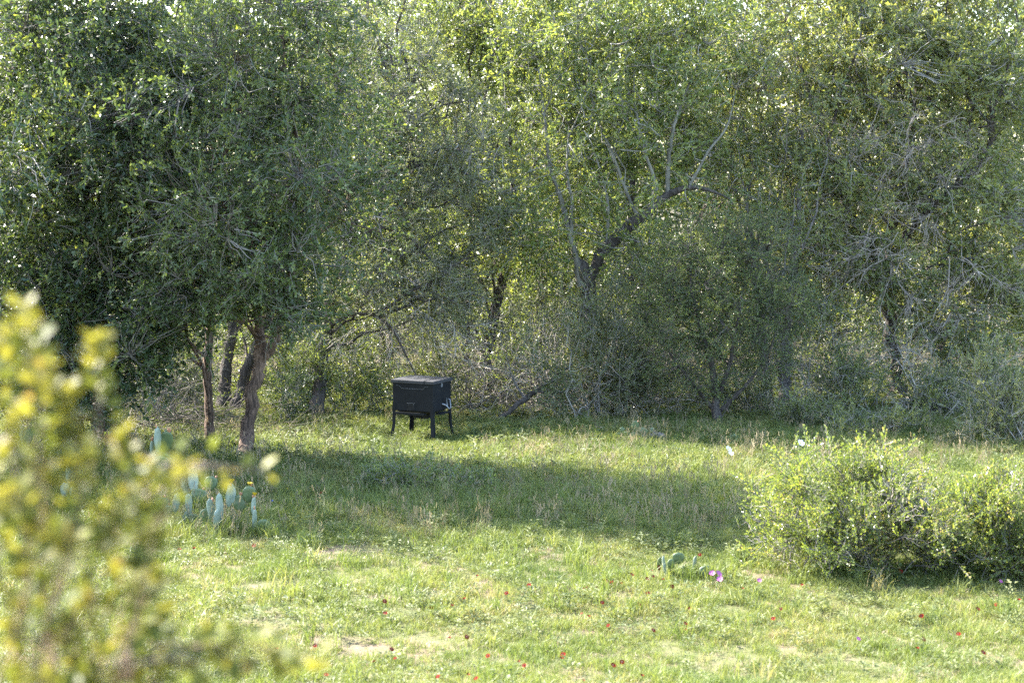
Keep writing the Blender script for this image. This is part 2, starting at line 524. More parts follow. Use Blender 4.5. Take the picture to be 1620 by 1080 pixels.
def tangle(name, specs, base, mat, parent):
    """bare twigs: specs = list of (centre, radii, n, length, mean direction, spread)"""
    parts = []
    for c, r, n, ln, d, sp in specs:
        n0 = max(6, n // 9)                                 # runners, their forks, the forks' twigs
        p = c + unit(rng.normal(size=(n0, 3))) * (rng.uniform(0, 1, (n0, 1)) ** .5) * r
        dr = unit(np.asarray(d)[None] + rng.normal(size=(n0, 3)) * sp)
        L = ln * rng.uniform(.8, 1.9, (n0, 1))
        e = p + dr * L
        p[:, 2] = np.maximum(p[:, 2], .05); e[:, 2] = np.maximum(e[:, 2], .04)
        prev = curved(p, e, 7, .16, 0); prev[..., 2] = np.maximum(prev[..., 2], .03)
        parts.append(tubes(prev - base, np.linspace(1, .4, 7)[None] * rng.uniform(.005, .011, (n0, 1)), 4))
        for m, f, rad in ((n, .62, .0042), (int(n * 1.5), .34, .0028)):
            k = rng.integers(0, len(prev), m); j = rng.integers(2, prev.shape[1], m)
            a = prev[k, j]
            td = unit(prev[k, j] - prev[k, j - 1])
            b = a + unit(td + rng.normal(size=(m, 3)) * .55 + [0, 0, -.12]) * ln * f * rng.uniform(.5, 1.4, (m, 1))
            b[:, 2] = np.maximum(b[:, 2], .03)
            prev = curved(a, b, 5, .13); prev[..., 2] = np.maximum(prev[..., 2], .02)
            parts.append(tubes(prev - base, np.linspace(1, .45, 5)[None] * rad * rng.uniform(.7, 1.4, (m, 1)), 3))
    v, q = merge(parts)
    o = link(name, mesh_np(name, v, q), mat, parent)
    tag(o, kind="stuff")
    return o

def blob(px, py, Y, rpx, rpy, rY, n):
    k = Y / F_PX
    return (at(px, py, Y), np.array([rpx * k, rY, rpy * k]), int(n))

def path(*pts):
    return np.array([at(*p) for p in pts])

def stem_base(px, py, *rest):
    g = gnd(px, py); g[2] -= .06
    return np.array([g] + [at(*p) for p in rest])

BIG = dict(n=9, L=.30, ll=.085, lw=.055)
MID = dict(n=11, L=.28, ll=.066, lw=.040)
SMALL = dict(n=16, L=.24, ll=.040, lw=.021, tw=.8)
BRT = dict(n=10, L=.34, ll=.085, lw=.044)
VERY = dict(n=16, L=.20, ll=.030, lw=.019, tw=.8)

# 1 dark vine-hung tree, far left
st = stem_base(165, 705, (170, 600, 30.6), (160, 500, 30.7), (130, 330, 30.8), (120, 150, 31))
tree("oak_tree", "dark dense oak hung with bare vines at the left edge", "tree", st[0],
     [(st, [.17, .14, .12, .08, .04]),
      (path((165, 560, 30.6), (215, 470, 30.3), (270, 350, 30.2), (300, 220, 30.5)), [.09, .07, .05, .02]),
      (path((160, 520, 30.7), (100, 450, 30.3), (50, 350, 30.2), (20, 200, 30.6)), [.09, .07, .05, .02]),
      (path((164, 540, 30.6), (150, 440, 29.7), (135, 320, 29.3), (160, 180, 29.1), (190, 40, 29.2)), [.10, .08, .06, .04, .015])],
     [blob(80, 100, 29.7, 170, 150, 1.9, 900), blob(40, 300, 29.3, 140, 150, 1.8, 800), blob(190, 390, 28.9, 140, 120, 1.6, 700),
      blob(215, 190, 28.3, 150, 150, 1.8, 900), blob(60, 470, 28.8, 130, 90, 1.5, 600), blob(140, 0, 29.1, 200, 110, 2, 600), blob(150, -140, 28.7, 200, 90, 2, 500),
      blob(250, 500, 28.5, 90, 55, 1.2, 260), blob(60, 580, 28.5, 110, 60, 1.0, 330), blob(215, 570, 28.4, 60, 50, .8, 170), blob(120, 640, 28.7, 90, 45, .8, 200)],
     BIG, M['leaf_dark'], M['bark_dark'], M['twig_mid'], seed=1, dead_mat='twig_grey', nb=10, thr=-.08,
     dead=[(at(150, 330, 29.6), np.array([1.9, 1.0, 2.4]), 300, .8, (0.2, 0, -.3), .8),
           (at(180, 600, 30.0), np.array([.9, .6, .9]), 330, .7, (0.2, -.1, -.6), .6)])
# 2 red-barked forked tree beside the feeder clearing
st = stem_base(388, 724, (392, 680, 29.0), (402, 610, 29.05), (411, 560, 29.1), (408, 500, 29.2), (398, 420, 29.3), (385, 300, 29.6), (380, 180, 30))
b0 = st[0]
tree("oak_tree", "oak with a forked red-brown trunk left of the black feeder", "tree", b0,
     [(st, [.135, .118, .108, .10, .075, .055, .04, .02]),
      (path((409, 575, 29.1), (432, 545, 29.0), (441, 515, 28.95), (462, 450, 29.0), (500, 360, 29.3), (540, 250, 29.8)), [.085, .075, .065, .05, .035, .015]),
      (path((408, 510, 29.2), (392, 440, 28.5), (360, 340, 27.6), (335, 220, 27.3), (350, 90, 27.4)), [.05, .042, .034, .024, .01]),
      (path((455, 465, 29.0), (462, 370, 28.1), (472, 260, 27.5), (455, 130, 27.4), (440, 10, 27.6)), [.05, .042, .034, .024, .01])],
     [blob(435, 425, 27.4, 120, 80, 1.4, 430), blob(470, 500, 27.6, 60, 35, .8, 100), blob(560, 330, 28.6, 70, 110, 1.0, 170), blob(570, 190, 28.8, 80, 110, 1.0, 190), blob(345, 320, 27.1, 150, 130, 1.7, 680), blob(470, 250, 27.2, 115, 130, 1.7, 560),
      blob(400, 110, 27.3, 170, 120, 1.9, 700), blob(310, 460, 27.7, 95, 55, 1.1, 300), blob(450, 0, 27.5, 140, 90, 1.8, 480)],
     MID, M['leaf_mid'], M['bark_red'], M['twig_mid'], seed=2, dead_mat='twig_grey', thr=.02, tint_bias=-.12,
     dead=[(at(330, 400, 28.6), np.array([1.6, .9, 1.8]), 110, .7, (.3, 0, -.2), .8)])
# 3 slim trunk
st = stem_base(331, 706, (330, 640, 30), (329, 560, 30.05), (335, 470, 30.1), (320, 350, 30.3), (290, 200, 30.6))
tree("oak_tree", "slim oak with a straight dark trunk just left of the forked trunk", "tree", st[0],
     [(st, [.085, .075, .07, .06, .04, .02]),
      (path((334, 490, 30.1), (305, 400, 29.4), (272, 290, 29.1), (285, 140, 29.3)), [.05, .04, .028, .01])],
     [blob(260, 300, 29.1, 120, 130, 1.2, 380), blob(290, 130, 29.5, 140, 120, 1.4, 420), blob(250, 430, 28.9, 90, 60, 1., 200)],
     MID, M['leaf_dark'], M['bark_red'], M['twig_mid'], seed=3)
# 4 two leaning dark trunks further back
st = stem_base(352, 648, (358, 580, 34.7), (368, 500, 34.8), (352, 400, 35), (340, 250, 35.2))
st2 = stem_base(370, 650, (392, 580, 34.6), (425, 500, 34.6), (452, 370, 34.8), (470, 200, 35))
tree("oak_tree", "oak with two leaning black trunks behind the forked trunk", "tree", st[0],
     [(st, [.13, .11, .09, .06, .03]), (st2, [.11, .10, .08, .055, .03], 'trunk')],
     [blob(470, 310, 35, 110, 120, 1.4, 420), blob(400, 180, 35.4, 160, 140, 1.6, 500), blob(520, 120, 35.5, 110, 130, 1.5, 350), blob(350, 430, 35, 90, 60, 1., 160)],
     MID, M['leaf_mid'], M['bark_dark'], M['twig_mid'], seed=4)
# 5 round grey-green oak behind the feeder
st = stem_base(500, 662, (512, 560, 33.9), (528, 460, 33.9), (550, 372, 33.9), (590, 300, 34), (640, 210, 34.2), (660, 100, 34.6))
tree("oak_tree", "rounded olive oak with fine leaves behind the black feeder", "tree", st[0],
     [(st, [.13, .12, .11, .095, .06, .04, .015]),
      (path((535, 440, 33.9), (562, 340, 33.7), (575, 260, 33.7), (560, 140, 34)), [.07, .06, .045, .015]),
      (path((590, 300, 34), (640, 268, 33.7), (700, 262, 33.5), (770, 290, 33.4)), [.045, .04, .03, .012]),
      (path((545, 390, 33.9), (600, 360, 33.4), (650, 380, 33.2), (700, 430, 33.1)), [.05, .04, .025, .01]),
      (path((518, 520, 33.9), (548, 500, 33.5), (585, 497, 33.3), (620, 520, 33.2), (642, 562, 33.1), (668, 612, 33.0)), [.045, .04, .035, .028, .02, .008])],
     [blob(640, 190, 34.2, 150, 130, 1.8, 1500), blob(590, 330, 33.8, 120, 100, 1.5, 850), blob(720, 280, 33.7, 110, 90, 1.4, 850),
      blob(590, 80, 34.6, 120, 90, 1.6, 700), blob(600, -40, 35, 130, 60, 1.5, 420), blob(630, 430, 33.3, 130, 60, 1.2, 650), blob(560, 440, 32.6, 80, 50, .9, 260), blob(700, 470, 33.2, 80, 50, .9, 260), blob(770, 360, 33.6, 60, 70, 1, 300)],
     SMALL, M['leaf_olive'], M['bark_dark'], M['twig_grey'], seed=5, thr=-.02, tint_bias=.1,
     dead=[(at(640, 470, 33.2), np.array([1.2, .5, .9]), 260, .8, (.5, 0, -.5), .5)])
# 6 dark trunks in the middle distance
st = stem_base(764, 624, (770, 560, 37.2), (784, 490, 37.2), (800, 420, 37.3), (812, 300, 37.6), (800, 120, 38))
st2 = stem_base(737, 626, (737, 540, 37.0), (740, 450, 37.1), (748, 360, 37.4), (740, 200, 37.8))
tree("hackberry_tree", "hackberry with a black and a grey trunk right of the feeder", "tree", st[0],
     [(st, [.14, .125, .11, .09, .06, .03]), (st2, [.09, .085, .08, .06, .03], 'trunk')],
     [blob(770, 120, 37.8, 150, 140, 1.8, 650), blob(700, 30, 38, 130, 90, 1.8, 400), blob(840, 60, 38, 120, 110, 1.6, 400),
      blob(760, -50, 38, 170, 60, 1.6, 360), blob(800, 340, 37.4, 110, 90, 1.4, 380), blob(720, 420, 37.2, 90, 80, 1.2, 240)],
     BRT, M['leaf_bright'], M['bark_dark'], M['twig_grey'], seed=6)
# 7 central broken tree
st = stem_base(934, 652, (934, 560, 34.4), (931, 480, 34.4), (925, 430, 34.4), (908, 408, 34.4))
tree("ash_tree", "pale-leaved ash with a snapped trunk and upright new shoots", "tree", st[0],
     [(st, [.19, .175, .17, .15, .06]),
      (path((930, 450, 34.4), (950, 405, 34.3), (985, 368, 34.2), (1025, 335, 34.1), (1050, 312, 34.1), (1085, 296, 34.0), (1120, 300, 34.0), (1155, 315, 34)), [.10, .115, .12, .105, .075, .055, .035, .012], 'limb'),
      (path((920, 450, 34.4), (910, 405, 34.3), (900, 365, 34.2), (886, 310, 34.2), (870, 262, 34.2), (862, 190, 34.3), (850, 90, 34.5)), [.10, .062, .055, .048, .038, .026, .01]),
      (path((903, 372, 34.2), (905, 320, 34.1), (897, 270, 34.1), (900, 200, 34.3)), [.04, .035, .026, .01]),
      (path((1010, 345, 34.1), (990, 302, 34.1), (972, 250, 34.2), (940, 170, 34.3), (925, 60, 34.5)), [.04, .034, .028, .02, .008]),
      (path((1040, 322, 34.1), (1034, 280, 34.0), (1016, 225, 34.0), (1003, 140, 34.2), (1010, 40, 34.4)), [.042, .036, .03, .02, .008]),
      (path((1056, 310, 34.1), (1058, 250, 34.0), (1066, 200, 34.0), (1088, 140, 34.1), (1118, 70, 34.3)), [.05, .045, .036, .024, .008]),
      (path((958, 400, 34.3), (962, 340, 34.2), (955, 290, 34.2), (935, 225, 34.3)), [.035, .03, .025, .01]),
      (path((1090, 296, 34.0), (1120, 240, 34), (1150, 200, 34.1), (1165, 140, 34.3)), [.03, .025, .02, .008])],
     [blob(860, 180, 35.3, 110, 130, 1.2, 340), blob(1000, 130, 35.4, 150, 130, 1.2, 480), blob(930, 20, 34.9, 180, 90, 1.6, 420),
      blob(830, 370, 34.6, 100, 60, 1.1, 300), blob(1070, 220, 35.1, 90, 90, 1.1, 240), blob(1120, 60, 34.6, 110, 100, 1.4, 280),
      blob(950, 290, 35.3, 100, 70, .9, 220), blob(1000, 420, 34.5, 70, 30, .8, 70), blob(1120, 270, 34.9, 70, 50, .8, 110), blob(870, 250, 33.9, 100, 150, .7, 130), blob(1010, 200, 33.7, 150, 170, .7, 200), blob(960, 60, 34.0, 170, 80, .9, 240), blob(900, -60, 35, 200, 60, 1.4, 250), blob(1100, -60, 35, 180, 70, 1.4, 250), blob(1010, 390, 33.8, 60, 30, .5, 40)],
     BRT, M['leaf_bright'], M['bark_dark'], M['twig_grey'], seed=7, nb=7, thr=.04, tint_bias=.08, bark2=M['bark_pale'], br_r=.012)
# 8 small grey-green tree
st = stem_base(1134, 676, (1132, 630, 32.4), (1126, 580, 32.4), (1112, 530, 32.4), (1095, 460, 32.5), (1090, 390, 32.6))
tree("persimmon_tree", "small fine-leaved green tree in front of the broken trunk's right side", "tree", st[0],
     [(st, [.085, .07, .055, .04, .03, .012]),
      (path((1130, 640, 32.4), (1150, 590, 32.3), (1165, 520, 32.3), (1180, 420, 32.5)), [.05, .04, .03, .012]),
      (path((1133, 655, 32.4), (1170, 620, 32.2), (1210, 570, 32.2), (1240, 490, 32.3)), [.045, .035, .025, .01]),
      (path((1130, 650, 32.4), (1090, 600, 32.2), (1050, 540, 32.2), (1035, 480, 32.3)), [.04, .03, .02, .01])],
     [blob(1100, 420, 32.6, 75, 85, 1.1, 700), blob(1180, 400, 32.8, 85, 80, 1.1, 700), blob(1225, 480, 32.5, 70, 65, 1., 520),
      blob(1130, 510, 32.3, 105, 70, 1.1, 700), blob(1045, 480, 32.3, 50, 80, .9, 400), blob(1220, 560, 32.4, 60, 40, .8, 200),
      blob(1090, 590, 32.3, 90, 45, .8, 280)],
     VERY, M['leaf_mid'], M['bark_dark'], M['twig_dark'], seed=8, wl=.7, thr=.05, nb=7, link_frac=.1, br_r=.012, tint_bias=.12)
# 9 twin trunks
st = stem_base(1240, 650, (1241, 600, 34.6), (1243, 540, 34.7), (1250, 460, 34.8), (1262, 360, 35), (1270, 200, 35.4))
st2 = stem_base(1212, 648, (1211, 600, 34.8), (1206, 540, 34.9), (1195, 440, 35), (1180, 300, 35.3))
tree("oak_tree", "oak with a grey and a dark trunk side by side behind the small tree", "tree", st[0],
     [(st, [.125, .115, .105, .085, .06, .03]), (st2, [.10, .09, .08, .06, .03], 'trunk')],
     [blob(1240, 330, 35.2, 110, 100, 1.4, 420), blob(1200, 200, 35.5, 110, 130, 1.5, 420), blob(1270, 480, 34.8, 70, 55, 1., 240), blob(1180, 60, 36, 110, 90, 1.5, 260)],
     MID, M['leaf_yellow'], M['bark_grey'], M['twig_grey'], seed=9, tint_bias=.12)
# 10 large right tree
st = stem_base(1421, 634, (1417, 590, 36.0), (1411, 540, 36.0), (1403, 470, 36.0), (1408, 390, 36.0), (1430, 280, 36.2), (1450, 150, 36.5))
tree("hackberry_tree", "broad yellow-green hackberry with grey dead twigs on the right", "tree", st[0],
     [(st, [.18, .155, .14, .12, .10, .07, .02]),
      (path((1405, 450, 36), (1370, 380, 35.7), (1330, 300, 35.5), (1300, 180, 35.7)), [.09, .07, .05, .015]),
      (path((1410, 400, 36), (1470, 330, 35.6), (1540, 270, 35.4), (1600, 170, 35.6)), [.09, .07, .05, .015]),
      (path((1406, 480, 36), (1460, 500, 35.5), (1530, 560, 35.1), (1580, 600, 35)), [.05, .035, .02, .008])],
     [blob(1300, 120, 36, 150, 130, 1.7, 800), blob(1440, 90, 36.2, 170, 130, 1.8, 900), blob(1570, 120, 35.8, 140, 140, 1.7, 800),
      blob(1330, 280, 35.6, 130, 100, 1.5, 600), blob(1500, 290, 35.6, 110, 90, 1.4, 420), blob(1590, 370, 35.4, 110, 120, 1.4, 620),
      blob(1310, 390, 35.6, 90, 70, 1.2, 330), blob(1400, 430, 35.3, 110, 45, 1.1, 260), blob(1540, 490, 35.2, 130, 70, 1.2, 450), blob(1390, 10, 37, 200, 90, 1.8, 450), blob(1300, -70, 36.6, 170, 60, 1.5, 330), blob(1500, -70, 36.6, 170, 60, 1.5, 330)],
     BIG, M['leaf_yellow'], M['bark_dark'], M['twig_grey'], seed=10, thr=.0, tint_bias=.14,
     dead_mat='twig_brown',
     dead=[(at(1430, 250, 35.2), np.array([2.0, .9, 1.6]), 620, .75, (-.35, 0, -.45), .6),
           (at(1400, 400, 34.8), np.array([1.5, .6, .5]), 300, .8, (-.7, 0, -.15), .45),
           (at(1530, 450, 34.9), np.array([1.2, .7, 1.3]), 260, .75, (-.2, 0, -.6), .6)])

# trees further back, filling the wood
back = [
    (60, 640, 42, 'leaf_mid', 1.0, "shaded mid-green oak at the back of the wood behind the vine-hung oak"),
    (250, 630, 41, 'leaf_mid', 1.0, "mid-green oak at the back between the vine-hung and forked oaks"),
    (450, 628, 42, 'leaf_bright', .9, "light green tree at the back seen right of the forked trunk"),
    (610, 622, 43, 'leaf_bright', .95, "light green tree at the back above the black feeder"),
    (850, 620, 44, 'leaf_bright', .85, "pale spring-green tree at the back just left of the snapped trunk"),
    (1010, 618, 43, 'leaf_bright', .9, "pale spring-green tree at the back just right of the snapped trunk"),
    (1140, 620, 44, 'leaf_olive', .8, "olive tree at the back directly behind the small grey-green tree"),
    (1320, 620, 42, 'leaf_yellow', 1.05, "yellow-green tree at the back left of the grey right trunk"),
    (1500, 622, 42, 'leaf_yellow', 1.05, "yellow-green tree at the back right of the grey right trunk"),
    (1640, 630, 40, 'leaf_mid', 1.05, "mid-green tree standing at the right edge of the wood"),
]
for i, (px, py, Y, lm, hs, lab) in enumerate(back):
    g = gnd(px, py); b = np.array([px, 0, 0.]); x = (px - CX) / F_PX * Y
    z0 = float(hgt(x, Y))
    B = np.array([x, Y, z0 - .05])
    H = 10.0 * hs
    lean = rng.normal() * .5
    trunk = np.array([B, B + [lean * .2, 0, H * .25], B + [lean * .6, .1, H * .5], B + [lean, 0, H * .85]])
    bl = []
    for k in range(7):
        hh = [.16, .28, .42, .55, .68, .82, .92][k] * H
        rr = [1.5, 1.7, 1.9, 1.9, 1.7, 1.4, 1.0][k]
        bl.append((B + np.array([rng.normal() * .8 + lean * hh / H, rng.normal() * .5, hh]), np.array([rr, 1.3, rr * .62]), [150, 150, 150, 160, 150, 120, 80][k]))
    tree("woodland_tree", lab, "tree", B, [(trunk, [.16, .13, .09, .03])], bl,
         dict(n=9, L=.4, ll=.10, lw=.055), M[lm], M['bark_dark'], M['twig_grey'], group="trees at the back of the wood", seed=30 + i, tint_bias=.1, nb=5, link_frac=.08)

# trees of the same wood just outside the left edge
for i, (x, y, H, lab) in enumerate([(-9.4, 26.9, 8.2, "tall oak of the same wood just outside the left edge nearest the meadow"), (-12.4, 31.5, 8.6, "dark oak of the same wood standing just beyond the left edge"),
                                    (-11.2, 36.5, 8.8, "dark oak behind the vine-hung oak near the left edge")]):
    B = np.array([x, y, float(hgt(x, y)) - .05])
    bl = [(B + np.array([rng.normal() * .8, rng.normal() * .5, h * H]), np.array([r, r, r * .6]), n) for h, r, n in ((.25, 1.4, 200), (.4, 1.8, 340), (.6, 1.8, 340), (.8, 1.5, 220), (.95, 1.0, 90))]
    tree("oak_tree", lab, "tree", B, [(np.array([B, B + [.1, 0, H * .3], B + [0, .2, H * .8]]), [.18, .13, .04])], bl,
         BIG, M['leaf_dark'], M['bark_dark'], M['twig_grey'], seed=60 + i, nb=6, link_frac=.08)

# the wood goes on behind, and thick undergrowth fills the space below the crowns
def mass(name, label, n, xr, yr, zmax, leaf, lm, tw, seed, wl, thr, pw=1.0):
    x = rng.uniform(-1, 1, n * 2) * xr; y = rng.uniform(*yr, n * 2)
    top = zmax * (1 + .22 * field2(x, y, seed))
    z = hgt(x, y) + .05 + top * rng.uniform(0, 1, n * 2) ** pw
    P = np.stack([x, y, z], 1)
    ok = (noise3(P, seed, wl) > thr) | (rng.uniform(size=len(P)) < .15)
    P = P[ok][:n]
    D = unit(rng.normal(size=P.shape) + [0, 0, .4])
    o = build_leaves(name, P, D, np.zeros(3), leaf, M[lm], M[tw], None)
    return tag(o, label)
def field2(x, y, seed):
    return noise3(np.stack([x, y, x * 0], 1), seed + 5, 5.0)
mass("distant_woods", "dense far wood closing the view behind the trees", 26000, 34, (50, 62), 10.0, dict(n=10, L=.9, ll=.24, lw=.13, tw=2.), 'leaf_mid', 'twig_dark', 301, 2.5, -.3)
mass("undergrowth", "twiggy undergrowth filling the wood below the crowns", 15000, 16, (36.0, 46), 3.0, dict(n=8, L=.42, ll=.06, lw=.032, tw=1.1), 'leaf_mid', 'twig_grey', 302, 1.2, -.05, 1.2)

mass("undergrowth", "grey twiggy undergrowth close behind the feeder", 2600, 11, (33.8, 37), 2.2, dict(n=12, L=.34, ll=.036, lw=.02, tw=1.2), 'leaf_olive', 'twig_mid', 303, .9, .05, 1.1)
mass("undergrowth", "fresh green leafy undergrowth close behind the feeder", 3600, 11, (33.6, 38), 2.0, dict(n=11, L=.30, ll=.05, lw=.028), 'leaf_bright', 'twig_mid', 304, .8, .1, 1.1)

# ------------------------------------------------------------------ shrubs
def shrub(name, label, px, py, wpx, hpx, leaf, lm, n, group=None, nst=14, seed=0, tw='twig_grey', depth=.75, cut=None, out=.5, rand=.7, up=.5, cat="shrub", st_r=.011, tint_bias=0, wl=.6, thr=-.15, dead=None):
    """multi-stemmed shrub: stems fan from the base, sprays of leaves along them"""
    g = gnd(px, py); k = g[1] / F_PX
    w, h = wpx * k, hpx * k
    root = empty(name, g); tag(root, label, cat, group)
    a = g + np.stack([rng.normal(size=nst) * w * .38, rng.normal(size=nst) * w * .28, np.full(nst, -.03)], 1)
    th = np.clip(np.linspace(-1, 1, nst)[rng.permutation(nst)] + rng.normal(size=nst) * .08, -1, 1)
    b = g + np.stack([th * w * .95, rng.uniform(-1, 1, nst) * w * depth, h * (1.02 - .30 * th ** 2) * np.where(rng.uniform(size=nst) < .4, rng.uniform(.22, .62, nst), rng.uniform(.7, 1.08, nst))], 1)
    pl = curved(a, b, 9, .10, .12)
    parts = [tubes(pl - g, np.linspace(1, .25, 9)[None] * st_r * rng.uniform(.6, 1.3, (nst, 1)), 5)]
    m = nst * 6
    ki = rng.integers(0, nst, m); ji = rng.integers(2, 9, m)
    a2 = pl[ki, ji]
    b2 = a2 + unit(unit(pl[ki, -1] - pl[ki, 0]) * .6 + rng.normal(size=(m, 3)) * .6 + [0, 0, .2]) * h * rng.uniform(.10, .26, (m, 1))
    b2[:, 2] = np.maximum(b2[:, 2], g[2] + .04)
    pl2 = curved(a2, b2, 6, .12)
    parts.append(tubes(pl2 - g, np.linspace(1, .3, 6)[None] * np.full((m, 1), st_r * .38), 4))
    v, q = merge(parts)
    tag(link("stems", mesh_np("stems", v, q, smooth=True), M[tw], root), kind="stuff")
    pts = np.concatenate([pl[:, 2:].reshape(-1, 3), pl2[:, 1:].reshape(-1, 3), pl2[:, 2:].reshape(-1, 3)])
    P = pts[rng.integers(0, len(pts), n * 2)] + rng.normal(size=(n * 2, 3)) * h * .045
    ok = (noise3(P, seed, wl) > thr) | (rng.uniform(size=len(P)) < .25)
    P = P[ok][:n]; P[:, 2] = np.maximum(P[:, 2], g[2] + .05)
    D = unit(P - (g + [0, 0, h * .25]))
    D = unit(D * out + rng.normal(size=D.shape) * rand + [0, 0, up])
    build_leaves("leaves", P, D, g, leaf, M[lm], M[tw], root, tint_bias)
    if dead: tangle("dead_twigs", dead, g, M['twig_pale'], root)
    return root

SH = dict(n=14, L=.20, ll=.034, lw=.019, tw=.7, spread=.8)
SH2 = dict(n=12, L=.22, ll=.045, lw=.026, tw=.7)
sx = gnd(1350, 905)
shrub("shrub", "wide glossy-leaved shrub in the sun at the right front", 1352, 902, 165, 172, SH, 'leaf_bush', 3900, nst=80, seed=101, tint_bias=.08, st_r=.007, tw='twig_mid', thr=.12, wl=.5,
      dead=[(gnd(1425, 900) + [0, 0, .45], np.array([.28, .3, .45]), 140, .4, (.05, 0, 1), .35), (gnd(1280, 880) + [0, 0, .15], np.array([.5, .3, .15]), 70, .35, (-.5, 0, .7), .5)])
shrub("shrub", "glossy-leaved shrub cut by the right edge beside the wide one", 1600, 916, 85, 150, SH, 'leaf_bush', 2200, nst=36, st_r=.007, tw='twig_mid', seed=102, tint_bias=.04, thr=.1, wl=.45)
shrub("shrub", "low leafy shrub filling the gap between the two glossy shrubs", 1505, 898, 40, 60, SH, 'leaf_bush', 420, nst=14, seed=103)
shrub("shrub", "tall pale-leaved shrub under the right edge of the wood", 1585, 702, 85, 130, SH2, 'leaf_olive', 1200, nst=26, seed=104, tint_bias=.2)
under = [
    (1480, 660, 60, 70, 'leaf_yellow', 420, "low shrub left of the tall pale-leaved one"),
    (1345, 655, 55, 110, 'leaf_bright', 520, "light green shrub between the twin trunks and the grey right trunk"),
    (1400, 690, 90, 32, 'leaf_yellow', 420, "spreading low shrub at the foot of the grey right trunk"),
    (1280, 680, 55, 50, 'leaf_yellow', 330, "little sunlit shrub right of the small tree's foot"),
    (932, 664, 95, 205, 'leaf_olive', 1700, "tall olive shrub at the foot of the snapped trunk"),
    (1000, 660, 65, 150, 'leaf_olive', 650, "smaller olive shrub between the snapped trunk and the small tree"),
    (850, 640, 60, 110, 'leaf_bright', 380, "thin green shrub behind the fallen log"),
    (560, 655, 75, 150, 'leaf_bright', 800, "bright sunlit shrub left of the feeder in the gap of the wood"),
    (470, 655, 60, 120, 'leaf_bright', 520, "light green shrub right of the forked trunk"),
    (690, 645, 60, 120, 'leaf_olive', 480, "olive shrub directly behind the feeder"),
    (280, 668, 60, 110, 'leaf_mid', 480, "shaded shrub between the dark oak and the slim trunk"),
    (455, 672, 26, 75, 'leaf_dark', 150, "small dark sapling right of the forked trunk"),
    (60, 690, 70, 140, 'leaf_dark', 520, "dark shrub at the foot of the vine-hung oak"),
    (1540, 650, 60, 120, 'leaf_dark', 420, "dark shrub in the shade behind the tall pale-leaved one"),
    (1190, 660, 50, 60, 'leaf_olive', 300, "low olive shrub between the small tree and the twin trunks"),
    (640, 768, 60, 30, 'leaf_bright', 220, "low weedy bush in the meadow in front of the feeder"),
    (740, 772, 40, 24, 'leaf_bright', 130, "smaller low bush in the meadow right of the weedy one"),
]
for i, (px, py, w, h, lm, n, lab) in enumerate(under):
    shrub("shrub", lab, px, py, w, h, SH2 if lm != 'leaf_grey' else SMALL, lm, n, nst=max(9, int(w / 4)), seed=120 + i, group="undergrowth shrubs along the wood" if py < 700 else None)

# ------------------------------------------------------------------ dead wood
def dead_wood():
    b = gnd(800, 668)
    L = path((786, 664, b[1]), (818, 640, b[1]), (848, 618, b[1] + .1), (874, 600, b[1] + .2), (905, 575, b[1] + .4))
    L[0, 2] = hgt(*L[0, :2]) + .05
    root = empty("fallen_log", L[0]); tag(root, "fallen crooked log propped up right of the feeder", "log")
    p = spline(L, 24); p += rng.normal(size=p.shape) * .012
    v, q = tubes(p[None] - L[0], (np.interp(np.linspace(0, 1, 24), [0, .3, 1], [.045, .055, .025]))[None], 10)
    link("trunk", mesh_np("trunk", v, q, smooth=True), M['bark_dark'], root)
    for pts, rr in ((((848, 618, b[1] + .1), (880, 622, b[1]), (915, 612, b[1] - .1)), .03), (((830, 630, b[1]), (812, 600, b[1] + .2), (800, 560, b[1] + .3)), .025)):
        p = spline(path(*pts), 14)
        v, q = tubes(p[None] - L[0], np.linspace(rr, .008, 14)[None], 7)
        link("branch", mesh_np("branch", v, q, smooth=True), M['bark_grey'], root)
    for (px, py, spx, spy, n, lab, nm) in (
        (900, 655, 1.9, .55, 520, "heap of bleached dead branches under the snapped trunk", "brush_pile"),
        (750, 655, .8, .45, 170, "loose heap of dark dead twigs right of the feeder", "brush_pile"),
        (1000, 640, .9, .6, 200, "pale brush pile behind the tall olive shrub", "brush_pile"),
        (1290, 650, 1.1, .5, 300, "heap of brown dead branches behind the sunlit shrub", "brush_pile"),
        (860, 632, 1.6, 1.0, 420, "tall thicket of bleached bare branches left of the tall olive shrub", "brush_pile"),
        (690, 625, 1.3, .9, 260, "bare grey branch thicket directly behind the feeder", "brush_pile"),
        (1090, 640, 1.1, .7, 140, "bare grey branch thicket around the small tree's foot", "brush_pile"),
        (1440, 655, 1.1, .3, 220, "heap of grey dead twigs at the foot of the right trunk", "brush_pile"),
        (230, 690, .8, .6, 260, "tangle of black fallen twigs under the vine-hung oak", "brush_pile")):
        g = gnd(px, py)
        r = empty(nm, g); tag(r, lab, "brush pile")
        tangle("dead_branches", [(g + [0, 0, .25 + (spy - .55 if spy > .7 else 0)], np.array([spx, .6, spy]), n, .9, (rng.normal() * .4, 0, .25), .8),
                                 (g + [0, 0, .15], np.array([spx, .5, .2]), n // 3, 1.2, (rng.normal(), 0, .1), .6)], g,
               M['twig_dark'] if 'black' in lab or 'dark' in lab else (M['twig_grey'] if 'brown' in lab else M['twig_pale']), r)
dead_wood()

exec_small = True
